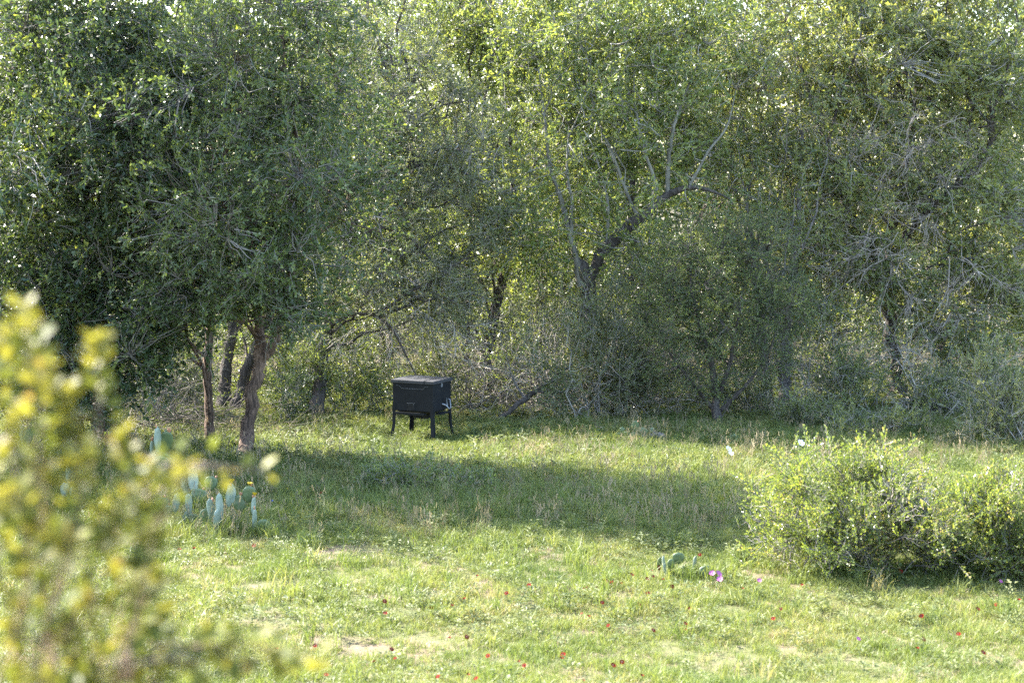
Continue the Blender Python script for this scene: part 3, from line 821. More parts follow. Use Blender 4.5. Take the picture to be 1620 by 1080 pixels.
# ------------------------------------------------------------------ game feeder
def box_bm(bm, x0, x1, y0, y1, z0, z1, taper=0.0):
    import bmesh
    vs = []
    for z, t in ((z0, taper), (z1, 0)):
        for x, y in ((x0 + t, y0 + t), (x1 - t, y0 + t), (x1 - t, y1 - t), (x0 + t, y1 - t)):
            vs.append(bm.verts.new((x, y, z)))
    for f in ((3, 2, 1, 0), (4, 5, 6, 7), (0, 1, 5, 4), (1, 2, 6, 5), (2, 3, 7, 6), (3, 0, 4, 7)):
        bm.faces.new([vs[i] for i in f])
    return vs

def bm_obj(name, fn, mat, parent, bevel=.004):
    import bmesh
    bm = bmesh.new(); fn(bm)
    me = bpy.data.meshes.new(name); bm.to_mesh(me); bm.free()
    o = link(name, me, mat, parent)
    if bevel:
        md = o.modifiers.new("bevel", 'BEVEL'); md.width = bevel; md.segments = 2; md.limit_method = 'ANGLE'
    return o

def feeder():
    m, N, L, out = new_mat("weathered black powder coat")
    tc = N.new("ShaderNodeTexCoord")
    n = N.new("ShaderNodeTexNoise"); n.inputs["Scale"].default_value = 5; n.inputs["Detail"].default_value = 9; n.inputs["Roughness"].default_value = .7
    L.new(tc.outputs["Object"], n.inputs[0])
    r = ramp(N, [(.40, (.009, .0098, .0115)), (.62, (.011, .012, .0138)), (.85, (.02, .02, .021))])
    L.new(n.outputs["Fac"], r.inputs[0])
    rr = ramp(N, [(.3, (.38, .38, .38)), (.7, (.6, .6, .6))]); L.new(n.outputs["Fac"], rr.inputs[0])
    p = N.new("ShaderNodeBsdfPrincipled"); p.inputs["Specular IOR Level"].default_value = .14
    L.new(r.outputs[0], p.inputs["Base Color"]); L.new(rr.outputs[0], p.inputs["Roughness"])
    L.new(p.outputs[0], out.inputs[0])
    black = m
    dark = plain_mat("worn dark steel", (.012, .012, .0125), rough=.5, var=.3, spec=.15)
    lidm = plain_mat("lid with painted light", (.034, .034, .038), rough=.45, var=.2, scale=4, spec=.35)  # paler than the hopper: light falling on the lid is put into its colour
    galv = plain_mat("galvanised steel", (.16, .165, .18), rough=.5, metal=.2, var=.15)
    rim = plain_mat("worn grey edge", (.05, .05, .052), rough=.5)
    g = gnd(668, 690); g[2] += .02
    root = empty("game_feeder", g)
    root.rotation_euler = (0, 0, math.radians(-25))
    tag(root, "black steel game feeder box on four legs with a hinged lid", "feeder")
    w, d = .40, .345
    z0, z1 = .49, 1.01
    bm_obj("hopper", lambda b: box_bm(b, -w, w, -d, d, z0, z1), black, root, .006)
    # lid: slab with lip
    def lid(b):
        box_bm(b, -w - .025, w + .025, -d - .025, d + .025, z1 - .035, z1 + .022)
    lo = bm_obj("lid", lid, lidm, root, .006)
    bm_obj("lid_seam", lambda b: box_bm(b, w - .17, w - .155, -d - .028, d + .028, z1 - .037, z1 + .0265), dark, lo, 0)
    for hx in (-.25, .15):
        bm_obj("hinge", lambda b, hx=hx: box_bm(b, hx, hx + .1, d + .027, d + .040, z1 - .03, z1 + .02), galv, lo, .002)
    # pressed stiffening rib on the front
    rib = [(-.33, .93), (-.27, .93), (-.22, .88), (.20, .88), (.25, .93), (.31, .93)]
    pr = np.array([[x, -d - .001, z] for x, z in rib])
    link("rib", mesh_np("rib", *tubes(pr[None], np.full((1, 6), .0065), 6), smooth=True), rim, root)
    # access plate
    ap = bm_obj("access_plate", lambda b: box_bm(b, -.105, .035, -d - .006, -d + .002, .495, .62), dark, root, .002)
    bm_obj("plate_edge", lambda b: box_bm(b, -.115, .045, -d - .012, -d + .001, .622, .633), rim, ap, .002)
    for x in (-.085, .015):
        bm_obj("screw", lambda b, x=x: box_bm(b, x - .008, x + .008, -d - .011, -d - .004, .598, .612), rim, ap, .002)
    # toggle latch on the side under the lid
    la = bm_obj("latch", lambda b: [box_bm(b, w, w + .012, -.045, -.015, .90, 1.0), box_bm(b, w + .012, w + .022, -.04, -.02, .91, .96)], galv, root, .002)
    # corner angle posts and bent legs
    for sx_, sy_ in ((-1, -1), (1, -1), (-1, 1), (1, 1)):
        pts = np.array([[sx_ * (w + .004), sy_ * (d + .004), .62], [sx_ * (w + .004), sy_ * (d + .004), .40], [sx_ * (w + .010), sy_ * (d + .010), .22], [sx_ * (w + .05), sy_ * (d + .045), -.05]])
        def leg(b, pts=pts, sx_=sx_, sy_=sy_):
            prev = None
            t, wd = .006, .062
            for k, p in enumerate(pts):
                # L section: outer corner p, flanges run inward
                prof = [(0, 0), (-sx_ * wd, 0), (-sx_ * wd, -sy_ * t), (-sx_ * t, -sy_ * t), (-sx_ * t, -sy_ * wd), (0, -sy_ * wd)]
                ring = [b.verts.new((p[0] + x, p[1] + y, p[2])) for x, y in prof]
                if prev:
                    for i in range(6):
                        b.faces.new((prev[i], prev[(i + 1) % 6], ring[(i + 1) % 6], ring[i]))
                prev = ring
        lg = bm_obj("leg", leg, black, root, 0)
        lg.data.validate()
        e = pts[3]
        bm_obj("foot", lambda b, e=e, sx_=sx_, sy_=sy_: box_bm(b, e[0] - .05, e[0] + .05, e[1] - .05, e[1] + .05, .0, .012), dark, lg, .002)
    # tray and chutes below the hopper
    bm_obj("hopper_floor", lambda b: box_bm(b, -w + .05, w - .05, -d + .05, d - .05, z0 - .05, z0 + .0, .05), dark, root, .004)
    tr = bm_obj("feed_tray", lambda b: [box_bm(b, -.31, .25, -d - .07, -d + .05, z0 - .055, z0 - .035), box_bm(b, -.31, .25, -d - .08, -d - .07, z0 - .058, z0 - .015)], black, root, .003)
    for x in (-.30, -.24, -.18):
        bm_obj("tray_hanger", lambda b, x=x: box_bm(b, x - .005, x + .005, -d + .0, -d + .01, z0 - .04, z0 + .01), dark, tr, 0)
    tr2 = bm_obj("feed_tray", lambda b: [box_bm(b, w - .04, w + .07, -.2, .14, z0 - .055, z0 - .035), box_bm(b, w + .07, w + .08, -.2, .14, z0 - .058, z0 - .02)], black, root, .003)
    for y in (-.12, 0.02, .1):
        bm_obj("tray_hanger", lambda b, y=y: box_bm(b, w - .004, w + .004, y - .008, y + .008, z0 - .045, z0 + .04), dark, tr2, 0)
    mo = bm_obj("motor_box", lambda b: box_bm(b, -.12, .16, -.12, .12, z0 - .155, z0 - .05), dark, root, .006)
    # bent galvanised bracket on the right side
    bp = np.array([[w + .01, -.02, .60], [w + .06, .02, .58], [w + .10, .06, .52]])
    br = link("bracket", mesh_np("bracket", *tubes(bp[None], np.full((1, 3), .014), 6), smooth=True), galv, root)
    lp = np.array([[w + .10, .06, .51], [w + .13, .08, .53], [w + .115, .07, .68], [w + .065, .05, .695], [w + .075, .05, .55], [w + .10, .06, .51]])
    link("bracket_loop", mesh_np("bracket_loop", *tubes(lp[None], np.full((1, 6), .012), 6), smooth=True), galv, br)
    return root
feeder()

# ------------------------------------------------------------------ prickly pears
def pad_mesh(name, w, h, t):
    n, k = 20, 13
    v, a = [], np.arange(n) / n * 2 * math.pi
    for j in range(k):
        s = j / (k - 1)
        z = h * s
        prof = math.sqrt(max(0, 1 - ((s - .56) / (.56 if s < .56 else .44)) ** 2)) ** (1.15 if s < .56 else .9)
        prof = max(prof, .10 if s < .5 else .02)
        for aa in a:
            v.append((math.cos(aa) * w * .5 * prof, math.sin(aa) * t * .5 * min(1, prof ** .5), z))
    v = np.array(v)
    v[:, 1] += .06 * (v[:, 0] ** 2) / max(w, .01) + noise3(v * 6, 5, .6) * .004
    i = np.arange(n * k).reshape(k, n)
    q = np.stack([i[:-1], np.roll(i, -1, 1)[:-1], np.roll(i, -1, 1)[1:], i[1:]], -1).reshape(-1, 4)
    return mesh_np(name, v, q, smooth=True)

def cactus_mat(name, c1, c2):
    m, N, L, out = new_mat(name)
    tc = N.new("ShaderNodeTexCoord")
    vo = N.new("ShaderNodeTexVoronoi"); vo.inputs["Scale"].default_value = 34; vo.inputs["Randomness"].default_value = .45
    n = N.new("ShaderNodeTexNoise"); n.inputs["Scale"].default_value = 14; n.inputs["Detail"].default_value = 5
    L.new(tc.outputs["Object"], vo.inputs[0]); L.new(tc.outputs["Object"], n.inputs[0])
    r = ramp(N, [(.35, c1), (.7, c2)]); L.new(n.outputs["Fac"], r.inputs[0])
    dot = ramp(N, [(.10, (1, 1, 1)), (.17, (0, 0, 0))]); L.new(vo.outputs["Distance"], dot.inputs[0])
    mx = N.new("ShaderNodeMixRGB"); L.new(dot.outputs[0], mx.inputs[0]); L.new(r.outputs[0], mx.inputs[1]); mx.inputs[2].default_value = (.30, .25, .16, 1)
    p = N.new("ShaderNodeBsdfPrincipled"); p.inputs["Roughness"].default_value = .48
    b = N.new("ShaderNodeBump"); b.inputs["Strength"].default_value = .5; b.inputs["Distance"].default_value = .006
    L.new(dot.outputs[0], b.inputs["Height"]); L.new(b.outputs[0], p.inputs["Normal"])
    L.new(mx.outputs[0], p.inputs["Base Color"]); L.new(p.outputs[0], out.inputs[0])
    return m
M['pad'] = cactus_mat("prickly pear pad", (.06, .085, .030), (.095, .125, .048))
M['pad_lit'] = cactus_mat("prickly pear pad with painted sunlight", (.14, .17, .11), (.22, .25, .18))  # paler, bluer copy: sunlight on side-turned pads is put into the colour
M['bud'] = plain_mat("reddish bud", (.36, .16, .08), rough=.5)
M['yellow'] = plain_mat("yellow petal", (.5, .33, .01), rough=.55, var=.12)
PADS = [pad_mesh("pad", *s) for s in ((.20, .27, .035), (.17, .24, .03), (.22, .25, .035), (.14, .22, .03))]
PADSB = [m.copy() for m in PADS]

def bud_mesh():
    v, q = tubes(np.array([[[0, 0, -.005], [0, 0, .012], [0, 0, .028], [0, 0, .042]]]), np.array([[.006, .012, .012, .003]]), 7)
    return mesh_np("bud", v, q, smooth=True)
BUD = bud_mesh(); BUD.materials.append(M['bud'])

def petals_mesh(name, n, r, cup, wid):
    v, q, t = [], [], []
    for k in range(n):
        a = k / n * 2 * math.pi + (k % 2) * .12
        c, s = math.cos(a), math.sin(a)
        def pt(rad, side, z): return (c * rad - s * side, s * rad + c * side, z)
        i = len(v)
        v += [pt(.12 * r, 0, 0), pt(.6 * r, wid * r, cup * r * .55), pt(r, wid * .5 * r, cup * r), pt(r, -wid * .5 * r, cup * r * .96), pt(.6 * r, -wid * r, cup * r * .5)]
        t += [(i, i + 1, i + 4), (i + 1, i + 2, i + 3), (i + 1, i + 3, i + 4)]
    return np.array(v), np.array(t)

YF = mesh_np("flower", petals_mesh("flower", 10, .045, .9, .36)[0], tris=petals_mesh("flower", 10, .045, .9, .36)[1]); YF.materials.append(M['yellow'])

def prickly_pear(label, spec, group=None):
    """spec: list of (px, py of pad base, width px, height px, yaw deg, lean deg, lit colour?, extras) all near one depth"""
    base_px, base_py = spec[0]
    g = gnd(base_px, base_py)
    root = empty("prickly_pear", g); tag(root, label, "cactus", group)
    k = g[1] / F_PX
    for (px, py, wp, hp, yaw, lean, blue, ex, dy) in spec[1]:
        b = at(px, py, g[1] + dy) - g
        gz = float(hgt(g[0] + b[0], g[1] + b[1])) - g[2]
        b[2] = max(b[2], gz - .02) if b[2] > gz - .02 else gz - .02
        pm = (PADSB if blue else PADS)[rng.integers(0, 4)]
        o = link("pad", pm, M['pad_lit'] if blue else M['pad'], root, b)
        hh = pm.vertices[len(pm.vertices) - 1].co.z; ww = max(v.co.x for v in pm.vertices) * 2
        o.scale = (.9 * wp * k / ww, max(.75, .9 * wp * k / ww), .95 * hp * k / hh)
        o.rotation_euler = (math.radians(rng.normal() * 7), math.radians(lean), math.radians(yaw))
        for e in range(ex.count('b')):
            s = rng.uniform(-.8, .8)
            bo = link("bud", BUD, M['bud'], o, (s * ww * .42, 0, hh * (1 - .28 * s * s)))
            bo.rotation_euler = (0, s * .8, 0)
        for e in range(ex.count('y')):
            s = rng.uniform(-.4, .4)
            fo = link("flower", YF, M['yellow'], o, (s * ww * .42, 0, hh * (1.0 - .2 * s * s) + .012))
            fo.rotation_euler = (0, s * .6, 0)
    return root

prickly_pear("big prickly pear with three yellow flowers in front of the forked trunk", ((352, 838), [
    (338, 828, 24, 44, 68, -4, 1, 'b', 0), (349, 826, 22, 50, 62, 4, 1, '', -.1), (342, 842, 20, 40, 60, 8, 1, '', -.2), (330, 832, 25, 32, 20, -10, 0, '', .2),
    (362, 802, 22, 36, 60, 6, 1, 'bb', .1), (368, 795, 22, 34, 55, 10, 1, 'y', .15), (380, 808, 27, 28, 5, -3, 0, 'bbb', .2), (392, 795, 24, 30, 12, 8, 0, 'by', .2),
    (400, 815, 18, 32, 70, 12, 1, 'byb', .1), (402, 838, 18, 36, 72, 6, 1, 'b', -.1), (412, 846, 24, 28, 15, 18, 0, '', -.15), 
    (300, 812, 20, 36, 60, -5, 1, '', .4)]))
prickly_pear("small pale prickly pear left of the big flowering one", ((280, 822), [
    (277, 812, 20, 36, 62, 6, 1, '', 0), (268, 818, 20, 22, 40, -10, 1, 'bb', 0), (292, 830, 22, 26, 55, 18, 1, 'b', -.2), (262, 806, 22, 22, 5, -15, 0, 'bbb', .2), (302, 838, 28, 24, 10, 22, 0, '', -.2)]))
prickly_pear("tall prickly pear with red buds left of the slim trunk", ((252, 762), [
    (254, 752, 30, 36, 15, 0, 0, '', 0), (243, 724, 20, 36, 55, -8, 1, 'bb', 0), (250, 716, 22, 44, 66, 4, 1, 'b', -.08), (262, 714, 24, 38, 8, 6, 0, 'bbbb', .1), (260, 746, 24, 34, -10, 8, 0, '', .1), (265, 690, 12, 14, 10, 5, 0, 'b', .1)]))
prickly_pear("shaded prickly pear between the tall and the flowering ones", ((298, 792), [
    (296, 784, 20, 40, 55, -4, 1, '', 0), (307, 780, 22, 44, 40, 5, 1, '', 0), (288, 794, 26, 26, 5, -14, 0, '', .1), (312, 796, 28, 26, 10, 12, 0, 'b', -.1), (330, 776, 24, 26, 10, 16, 0, 'b', .2)]))
prickly_pear("prickly pear half hidden by the blurred bush, furthest left", ((110, 775), [
    (110, 770, 20, 44, 60, 0, 1, '', 0), (120, 770, 22, 30, 30, 10, 0, '', 0), (107, 800, 22, 32, 58, -6, 1, '', -.6), (116, 802, 18, 26, 62, 8, 1, '', -.6), (36, 700, 16, 34, 60, -5, 1, '', 2.2), (43, 703, 20, 30, 30, 8, 0, '', 2.2)]))
prickly_pear("prickly pear clump in the shade at the wood's edge beside the grey stump", ((985, 700), [
    (945, 701, 14, 15, 5, -4, 0, '', 0), (956, 700, 13, 14, 10, 3, 0, '', 0), (969, 700, 13, 13, -10, -8, 0, '', .1), (980, 698, 15, 16, 5, -6, 0, '', 0), (992, 698, 17, 18, 0, -4, 0, '', .05),
    (1004, 698, 16, 17, 12, 4, 0, '', 0), (1004, 683, 14, 20, 5, 2, 0, 'b', .05), (1015, 690, 17, 16, -8, 14, 0, '', .05), (1018, 699, 14, 14, 20, 20, 0, '', 0), (1031, 690, 13, 16, 30, 10, 0, '', .3), (986, 684, 9, 10, 10, -20, 0, '', .1)]))
prickly_pear("pair of dark prickly pear pads beside the white poppies", ((1158, 704), [
    (1160, 700, 16, 15, 10, 8, 0, '', 0), (1147, 702, 14, 12, 0, -14, 0, '', 0), (1170, 702, 12, 10, 20, 24, 0, '', .1)]))
prickly_pear("low prickly pear with round pads alone in the sunny grass", ((1080, 912), [
    (1043, 902, 15, 24, 50, -6, 0, '', 0), (1053, 908, 14, 32, 66, 2, 1, '', -.1), (1059, 903, 16, 22, 20, 14, 0, '', .05), (1073, 892, 23, 21, 4, 0, 0, '', .1), (1097, 902, 15, 26, 62, 8, 1, '', 0),
    (1088, 908, 16, 18, 75, -8, 0, '', .05), (1119, 916, 27, 24, 5, -8, 0, '', -.1), (1078, 912, 18, 20, 15, 5, 0, '', .1)]))

# ------------------------------------------------------------------ stump, stone
def stump():
    g = gnd(1036, 700)
    root = empty("tree_stump", g); tag(root, "low weathered grey stump beside the shaded prickly pear clump", "stump")
    k = g[1] / F_PX
    n = 14
    p = spline(np.array([[-.17, 0, .02], [-.04, .02, .10], [.10, .03, .11], [.17, 0, .06]]), 12)
    v, q = tubes(p[None], np.interp(np.linspace(0, 1, 12), [0, .2, .7, 1], [.03, .08, .09, .05])[None], n)
    v += noise3(v * 8, 3, .8)[:, None] * .012 * unit(v)
    link("trunk", mesh_np("trunk", v, q, smooth=True), M['bark_grey'], root)
    v, q = tubes(spline(np.array([[-.1, -.05, .05], [-.2, -.06, .06], [-.24, -.04, -.02]]), 8)[None], np.linspace(.04, .02, 8)[None], 8)
    link("root", mesh_np("root", v, q, smooth=True), M['bark_grey'], root)
    g = gnd(947, 688)
    import bmesh
    bm = bmesh.new()
    bmesh.ops.create_icosphere(bm, subdivisions=3, radius=.5)
    for ve in bm.verts:
        c = np.array(ve.co)
        s = np.sign(c) * np.abs(c * 2) ** .6 * .5
        s *= 1 + .12 * float(noise3(s[None] * 3, 9, 1.)[0])
        ve.co = (s[0] * .17, s[1] * .14, s[2] * .15 + .07)
    me = bpy.data.meshes.new("rock"); bm.to_mesh(me); bm.free()
    o = link("rock", me, plain_mat("tan limestone", (.34, .25, .17), rough=.9, var=.3, scale=20, bump=.6), None, g)
    tag(o, "small tan rock at the wood's edge above the shaded prickly pear", "rock")
stump()

# ------------------------------------------------------------------ wildflowers
M['red'] = plain_mat("red petal", (.10, .0065, .004), rough=.9, var=.3, scale=60, spec=.05)
M['dred'] = plain_mat("dark flower centre", (.04, .01, .008), rough=.7)
M['pink'] = plain_mat("pink petal", (.27, .055, .18), rough=.6, var=.12)
M['white'] = plain_mat("white petal", (.6, .6, .63), rough=.6, var=.05)
M['blue'] = plain_mat("blue petal", (.10, .14, .60), rough=.6, var=.1)
M['stem'] = plain_mat("green stem", (.08, .12, .035), rough=.6)

def flower_mesh(name, r, n, cup, wid, h, m_pet, m_cen, tilt=.35):
    pv, pt = petals_mesh(name, n, r, cup, wid)
    c = np.array([[math.cos(a) * r * .3, math.sin(a) * r * .3, .004] for a in np.arange(7) / 7 * 6.283] + [[0, 0, r * .35]])
    ct = np.array([[i, (i + 1) % 7, 7] for i in range(7)])
    ca, sa = math.cos(tilt), math.sin(tilt)
    Rx = np.array([[1, 0, 0], [0, ca, -sa], [0, sa, ca]])
    head = np.concatenate([pv, c]) @ Rx.T + np.array([0, 0, h])
    sv, sq = tubes(np.array([[[0.01, 0.01, -.03], [.008, .004, h * .5], [0, 0, h]]]), np.array([[.004, .0035, .003]]), 4)
    st = np.concatenate([sq[:, [0, 1, 2]], sq[:, [0, 2, 3]]])
    v = np.concatenate([head, sv]); t = np.concatenate([pt, ct + len(pv), st + len(head)])
    me = mesh_np(name, v, tris=t)
    mi = np.concatenate([np.zeros(len(pt)), np.ones(len(ct)), np.full(len(st), 2)]).astype(np.int32)
    me.polygons.foreach_set("material_index", mi)
    for m in (m_pet, m_cen, M['stem']): me.materials.append(m)
    return me

RF = [flower_mesh("red_wildflower", .034, 9, .25, .30, .16, M['red'], M['dred'], .55), flower_mesh("red_wildflower", .030, 8, .7, .34, .13, M['red'], M['dred'], .2),
      flower_mesh("red_wildflower", .036, 10, .1, .26, .19, M['red'], M['dred'], .8)]
reds = [(1270, 912), (1369, 976), (1460, 1000), (1517, 992), (1417, 1015), (1558, 1024), (1455, 966), (1612, 943), (1577, 943), (1424, 896), (919, 1074), (1023, 929), (1083, 976), (1084, 983),
        (952, 943), (921, 957), (931, 967), (962, 973), (968, 913), (955, 913), (943, 917), (930, 919), (921, 923), (961, 907), (998, 904), (984, 916), (1008, 942), (1034, 901), (1030, 892), (1044, 888),
        (1022, 907), (1049, 909), (1064, 918), (1093, 947), (1173, 925), (1108, 865), (836, 922), (822, 1035), (831, 1041), (888, 1028), (889, 1035), (986, 1035), (970, 1048), (1014, 1065), (1234, 947),
        (1223, 967), (1450, 1016), (1035, 986), (1546, 955), (757, 902), (681, 950), (714, 947), (736, 944), (609, 946), (606, 964), (714, 998), (742, 996), (496, 1010), (435, 1020), (620, 1016), (625, 1027),
        (593, 1043), (691, 1067), (755, 1076), (741, 1064), (771, 1026), (287, 858), (307, 860), (357, 860), (402, 855), (486, 870), (802, 932), (515, 1071), (710, 797), (510, 769), (530, 770), (177, 1076)]
def put_flower(me, name, px, py, h, label, cat, group, sc=1.0):
    p = gnd(px, py)
    d = h / CAM[2] * p[1]                      # the head, not the foot, is what the photo shows there
    q = p + np.array([-p[0] / p[1] * d, -d, 0]); q[2] = float(hgt(q[0], q[1])) - .01
    o = link(name, me, [], None, q)
    o.rotation_euler = (rng.normal() * .1, rng.normal() * .1, rng.uniform(-.9, .9))
    o.scale = (sc,) * 3
    tag(o, label, cat, group)
    return o
for i, (px, py) in enumerate(reds):
    k = i % 3
    put_flower(RF[k], "red_wildflower", px, py, (.16, .13, .19)[k], "small dark red wildflower standing in the meadow grass", "flower", "red wildflowers in the meadow", rng.uniform(.5, .85))
PF = flower_mesh("pink_wildflower", .04, 9, .3, .3, .2, M['pink'], M['pink'], .7)
for (px, py, lab, sc) in ((1126, 903, "upper pink wildflower of the three beside the low prickly pear", .9), (1132, 906, "middle pink wildflower of the three beside the low prickly pear", 1.), (1136, 911, "lowest pink wildflower of the three beside the low prickly pear", .9),
                          (1200, 908, "pink wildflower alone in the grass left of the wide shrub", .7), (1582, 905, "pink wildflower at the foot of the shrub on the right edge", .6), (1358, 994, "pale pink wildflower low in the front grass on the right", .6)):
    put_flower(PF, "pink_wildflower", px, py, .2, lab, "flower", None, sc)
WF = flower_mesh("white_poppy", .055, 6, .5, .5, .32, M['white'], M['yellow'], .7)
for (px, py, lab, sc) in ((1151, 702, "white poppy left of its pair in the shaded grass", .9), (1156, 707, "white poppy lower of the pair in the shaded grass", .8), (1259, 699, "white poppy alone beside the tip of the wide shrub", 1.1)):
    put_flower(WF, "white_poppy", px, py, .32, lab, "flower", "white poppies", sc)
BF = flower_mesh("blue_wildflower", .03, 7, .8, .3, .2, M['blue'], M['blue'], .5)
put_flower(BF, "blue_wildflower", 430, 776, .2, "tiny blue wildflower right of the flowering prickly pear", "flower", None, .55)
put_flower(BF, "blue_wildflower", 1010, 777, .2, "tiny blue wildflower in the shaded grass of the middle meadow", "flower", None, .5)

# ------------------------------------------------------------------ grass and weeds
def blades(n, h, w, spread, lean, tufty=1.0):
    b = rng.normal(size=(n, 2)) * spread
    az = rng.uniform(0, 6.283, n)
    hh = h * rng.uniform(.45, 1.15, n)
    ln = lean * rng.uniform(.2, 1.3, n)
    d = np.stack([np.cos(az), np.sin(az)], 1)
    ang = rng.uniform(0, 6.283, n)
    s = np.stack([np.cos(ang), np.sin(ang), np.zeros(n)], 1) * w * rng.uniform(.7, 1.3, (n, 1)) * .5
    p0 = np.concatenate([b, np.full((n, 1), -.01)], 1)
    p1 = p0 + np.concatenate([d * (hh * ln * .3)[:, None], (hh * .55)[:, None]], 1)
    p2 = p0 + np.concatenate([d * (hh * ln)[:, None], (hh * (1 - .25 * ln))[:, None]], 1)
    v = np.stack([p0 - s, p0 + s, p1 + s * .8, p1 - s * .8, p2], 1).reshape(-1, 3)
    o = np.arange(n)[:, None] * 5
    q = o + np.array([[0, 1, 2, 3]]); t = o + np.array([[3, 2, 4]])
    return v, q, t

def forb(n, h, ll, lw):
    """a small broad-leaved weed: a few stems with leaves"""
    lv = []
    for k in range(n):
        az = rng.uniform(0, 6.283); r = rng.uniform(0, .07); z = rng.uniform(.15, 1) * h
        d = unit(np.array([math.cos(az), math.sin(az), rng.uniform(-.1, .7)]))
        s = unit(np.cross(d, [0, 0, 1.0])); nn = np.cross(s, d)
        b = np.array([math.cos(az) * r, math.sin(az) * r, z])
        l, w = ll * rng.uniform(.6, 1.2), lw * rng.uniform(.7, 1.2)
        lv.append([b, b + d * l * .45 + s * w * .5 + nn * w * .2, b + d * l - nn * l * .1, b + d * l * .45 - s * w * .5 + nn * w * .2])
    v = np.array(lv).reshape(-1, 3)
    return v, np.arange(len(v)).reshape(-1, 4), np.zeros((0, 3), int)

def seed_heads(n, h):
    v, q, t = blades(n, h, .005, .03, .35)
    parts_v = [v]; tq = [q]; tt = [t]
    o = len(v)
    tips = v.reshape(n, 5, 3)[:, 4]
    for tp in tips:
        for k in range(5):
            a = tp + np.array([rng.normal() * .008, rng.normal() * .008, -.014 * k])
            parts_v.append(np.array([a, a + [.007, .003, .012], a + [0, 0, .024], a + [-.007, -.003, .012]]))
            tq.append(np.arange(4)[None] + o); o += 4
    return np.concatenate(parts_v), np.concatenate(tq), t

def scatter(name, variants, pts, scl, tint, mat, label):
    """one object: a cloud of points, each carrying an instance of one of the small plants"""
    srcs = []
    for v, q, t in variants:
        me = mesh_np(name + "_tuft", v, q, t if len(t) else None)
        me.materials.append(mat)
        srcs.append(bpy.data.objects.new(name + "_tuft", me))
    n = len(pts)
    rot = np.stack([rng.normal(size=n) * .08, rng.normal(size=n) * .08, rng.uniform(0, 6.283, n)], 1)
    return tag(points_obj(name, pts, rot, scl, tint, len(srcs), scatter_group(name, srcs, False), mat), label)

def meadow_points(n, y0=15.2, y1=40, side=6.5):
    n = int(n * 1.45)
    y = np.sqrt(rng.uniform(y0 ** 2, y1 ** 2, n))
    x = rng.uniform(-1, 1, n) * (y * .30 + side)
    return np.stack([x, y], 1)

def field(p, seed, wl):
    return noise3(np.concatenate([p, np.zeros((len(p), 1))], 1), seed, wl)

def lift(p): return np.concatenate([p, hgt(p[:, 0], p[:, 1])[:, None]], 1)

M['grass'] = leaf_mat("meadow grass", [(0, (.055, .084, .024)), (.5, (.112, .145, .036)), (.8, (.172, .185, .058)), (1, (.25, .21, .11))], rough=.5, trans=.42, tcol=(1.1, 1.1, .65), instancer=True, spec=.35)
M['weed'] = leaf_mat("meadow weed leaf", [(0, (.054, .078, .028)), (.5, (.098, .12, .042)), (1, (.16, .175, .078))], rough=.6, trans=.40, tcol=(1.15, 1.15, .7), instancer=True, spec=.25)
M['straw'] = leaf_mat("dry grass", [(0, (.12, .107, .058)), (.5, (.22, .178, .108)), (1, (.31, .25, .165))], rough=.6, trans=.3, tcol=(1.05, 1., .8), instancer=True)

def wood_edge(p):
    """1 inside the wood, 0 in the open meadow"""
    return np.clip((p[:, 1] - 30.5 + .35 * np.sin(p[:, 0] * .9) - .12 * np.abs(p[:, 0])) / 2.5, 0, 1)

def clear_feeder(p, r=1.0):
    return ~((np.abs(p[:, 0] + 1.57 * p[:, 1] / 31) < r) & (p[:, 1] > 28.6) & (p[:, 1] < 32.2))

# short turf
p = meadow_points(90000)
f = field(p, 401, 1.6) + .7 * field(p, 402, .5)
p = p[(f > -.95 + .2 * rng.normal(size=len(f))) & (rng.uniform(size=len(f)) > wood_edge(p) * .75)]
far = np.clip((p[:, 1] - 22) / 6, 0, 1)
tint = np.clip(.58 + .20 * field(p, 403, 1.8) + .14 * rng.normal(size=len(p)), 0, 1)
sf = np.where(clear_feeder(p, .75), 1., .55)
scatter("grass", [blades(26, .14, .0075, .065, .75) for _ in range(6)], lift(p), (.65 + .55 * far + .25 * np.clip(field(p, 404, 1.3), -1, 1)) * sf * rng.uniform(.7, 1.3, len(p)), tint, M['grass'], "short green meadow grass")
# medium and tall grass
p = meadow_points(24000)
f = field(p, 411, 1.4)
gx = np.exp(-((p[:, 1] - 24) / 2.0) ** 2) * .9 + np.clip((p[:, 1] - 25) / 4, 0, 1) * .7
p = p[clear_feeder(p)]; f = field(p, 411, 1.4)
gx = np.exp(-((p[:, 1] - 24) / 2.0) ** 2) * .9 + np.clip((p[:, 1] - 25) / 4, 0, 1) * .7
p2 = p[rng.uniform(size=len(p)) < np.clip(.06 + .25 * np.clip(f, 0, 1) + gx * (.55 + .45 * f), 0, 1) * (1 - .7 * wood_edge(p))]
cf = [gnd(*q)[:2] + rng.normal(size=(m, 2)) * [.34, .16] + [0, -.12] for q, m in (((352, 840), 80), ((280, 824), 20), ((1080, 912), 22), ((985, 702), 24), ((252, 764), 14), ((388, 726), 16), ((331, 708), 12), ((1345, 905), 60))]
p2 = np.concatenate([p2] + cf)
tint = np.clip(.50 + .22 * field(p2, 413, 1.2) + .15 * rng.normal(size=len(p2)), 0, 1)
scatter("tall_grass", [blades(22, .30, .009, .05, .6) for _ in range(6)], lift(p2), rng.uniform(.5, 1.15, len(p2)), tint, M['grass'], "taller tufted grass")
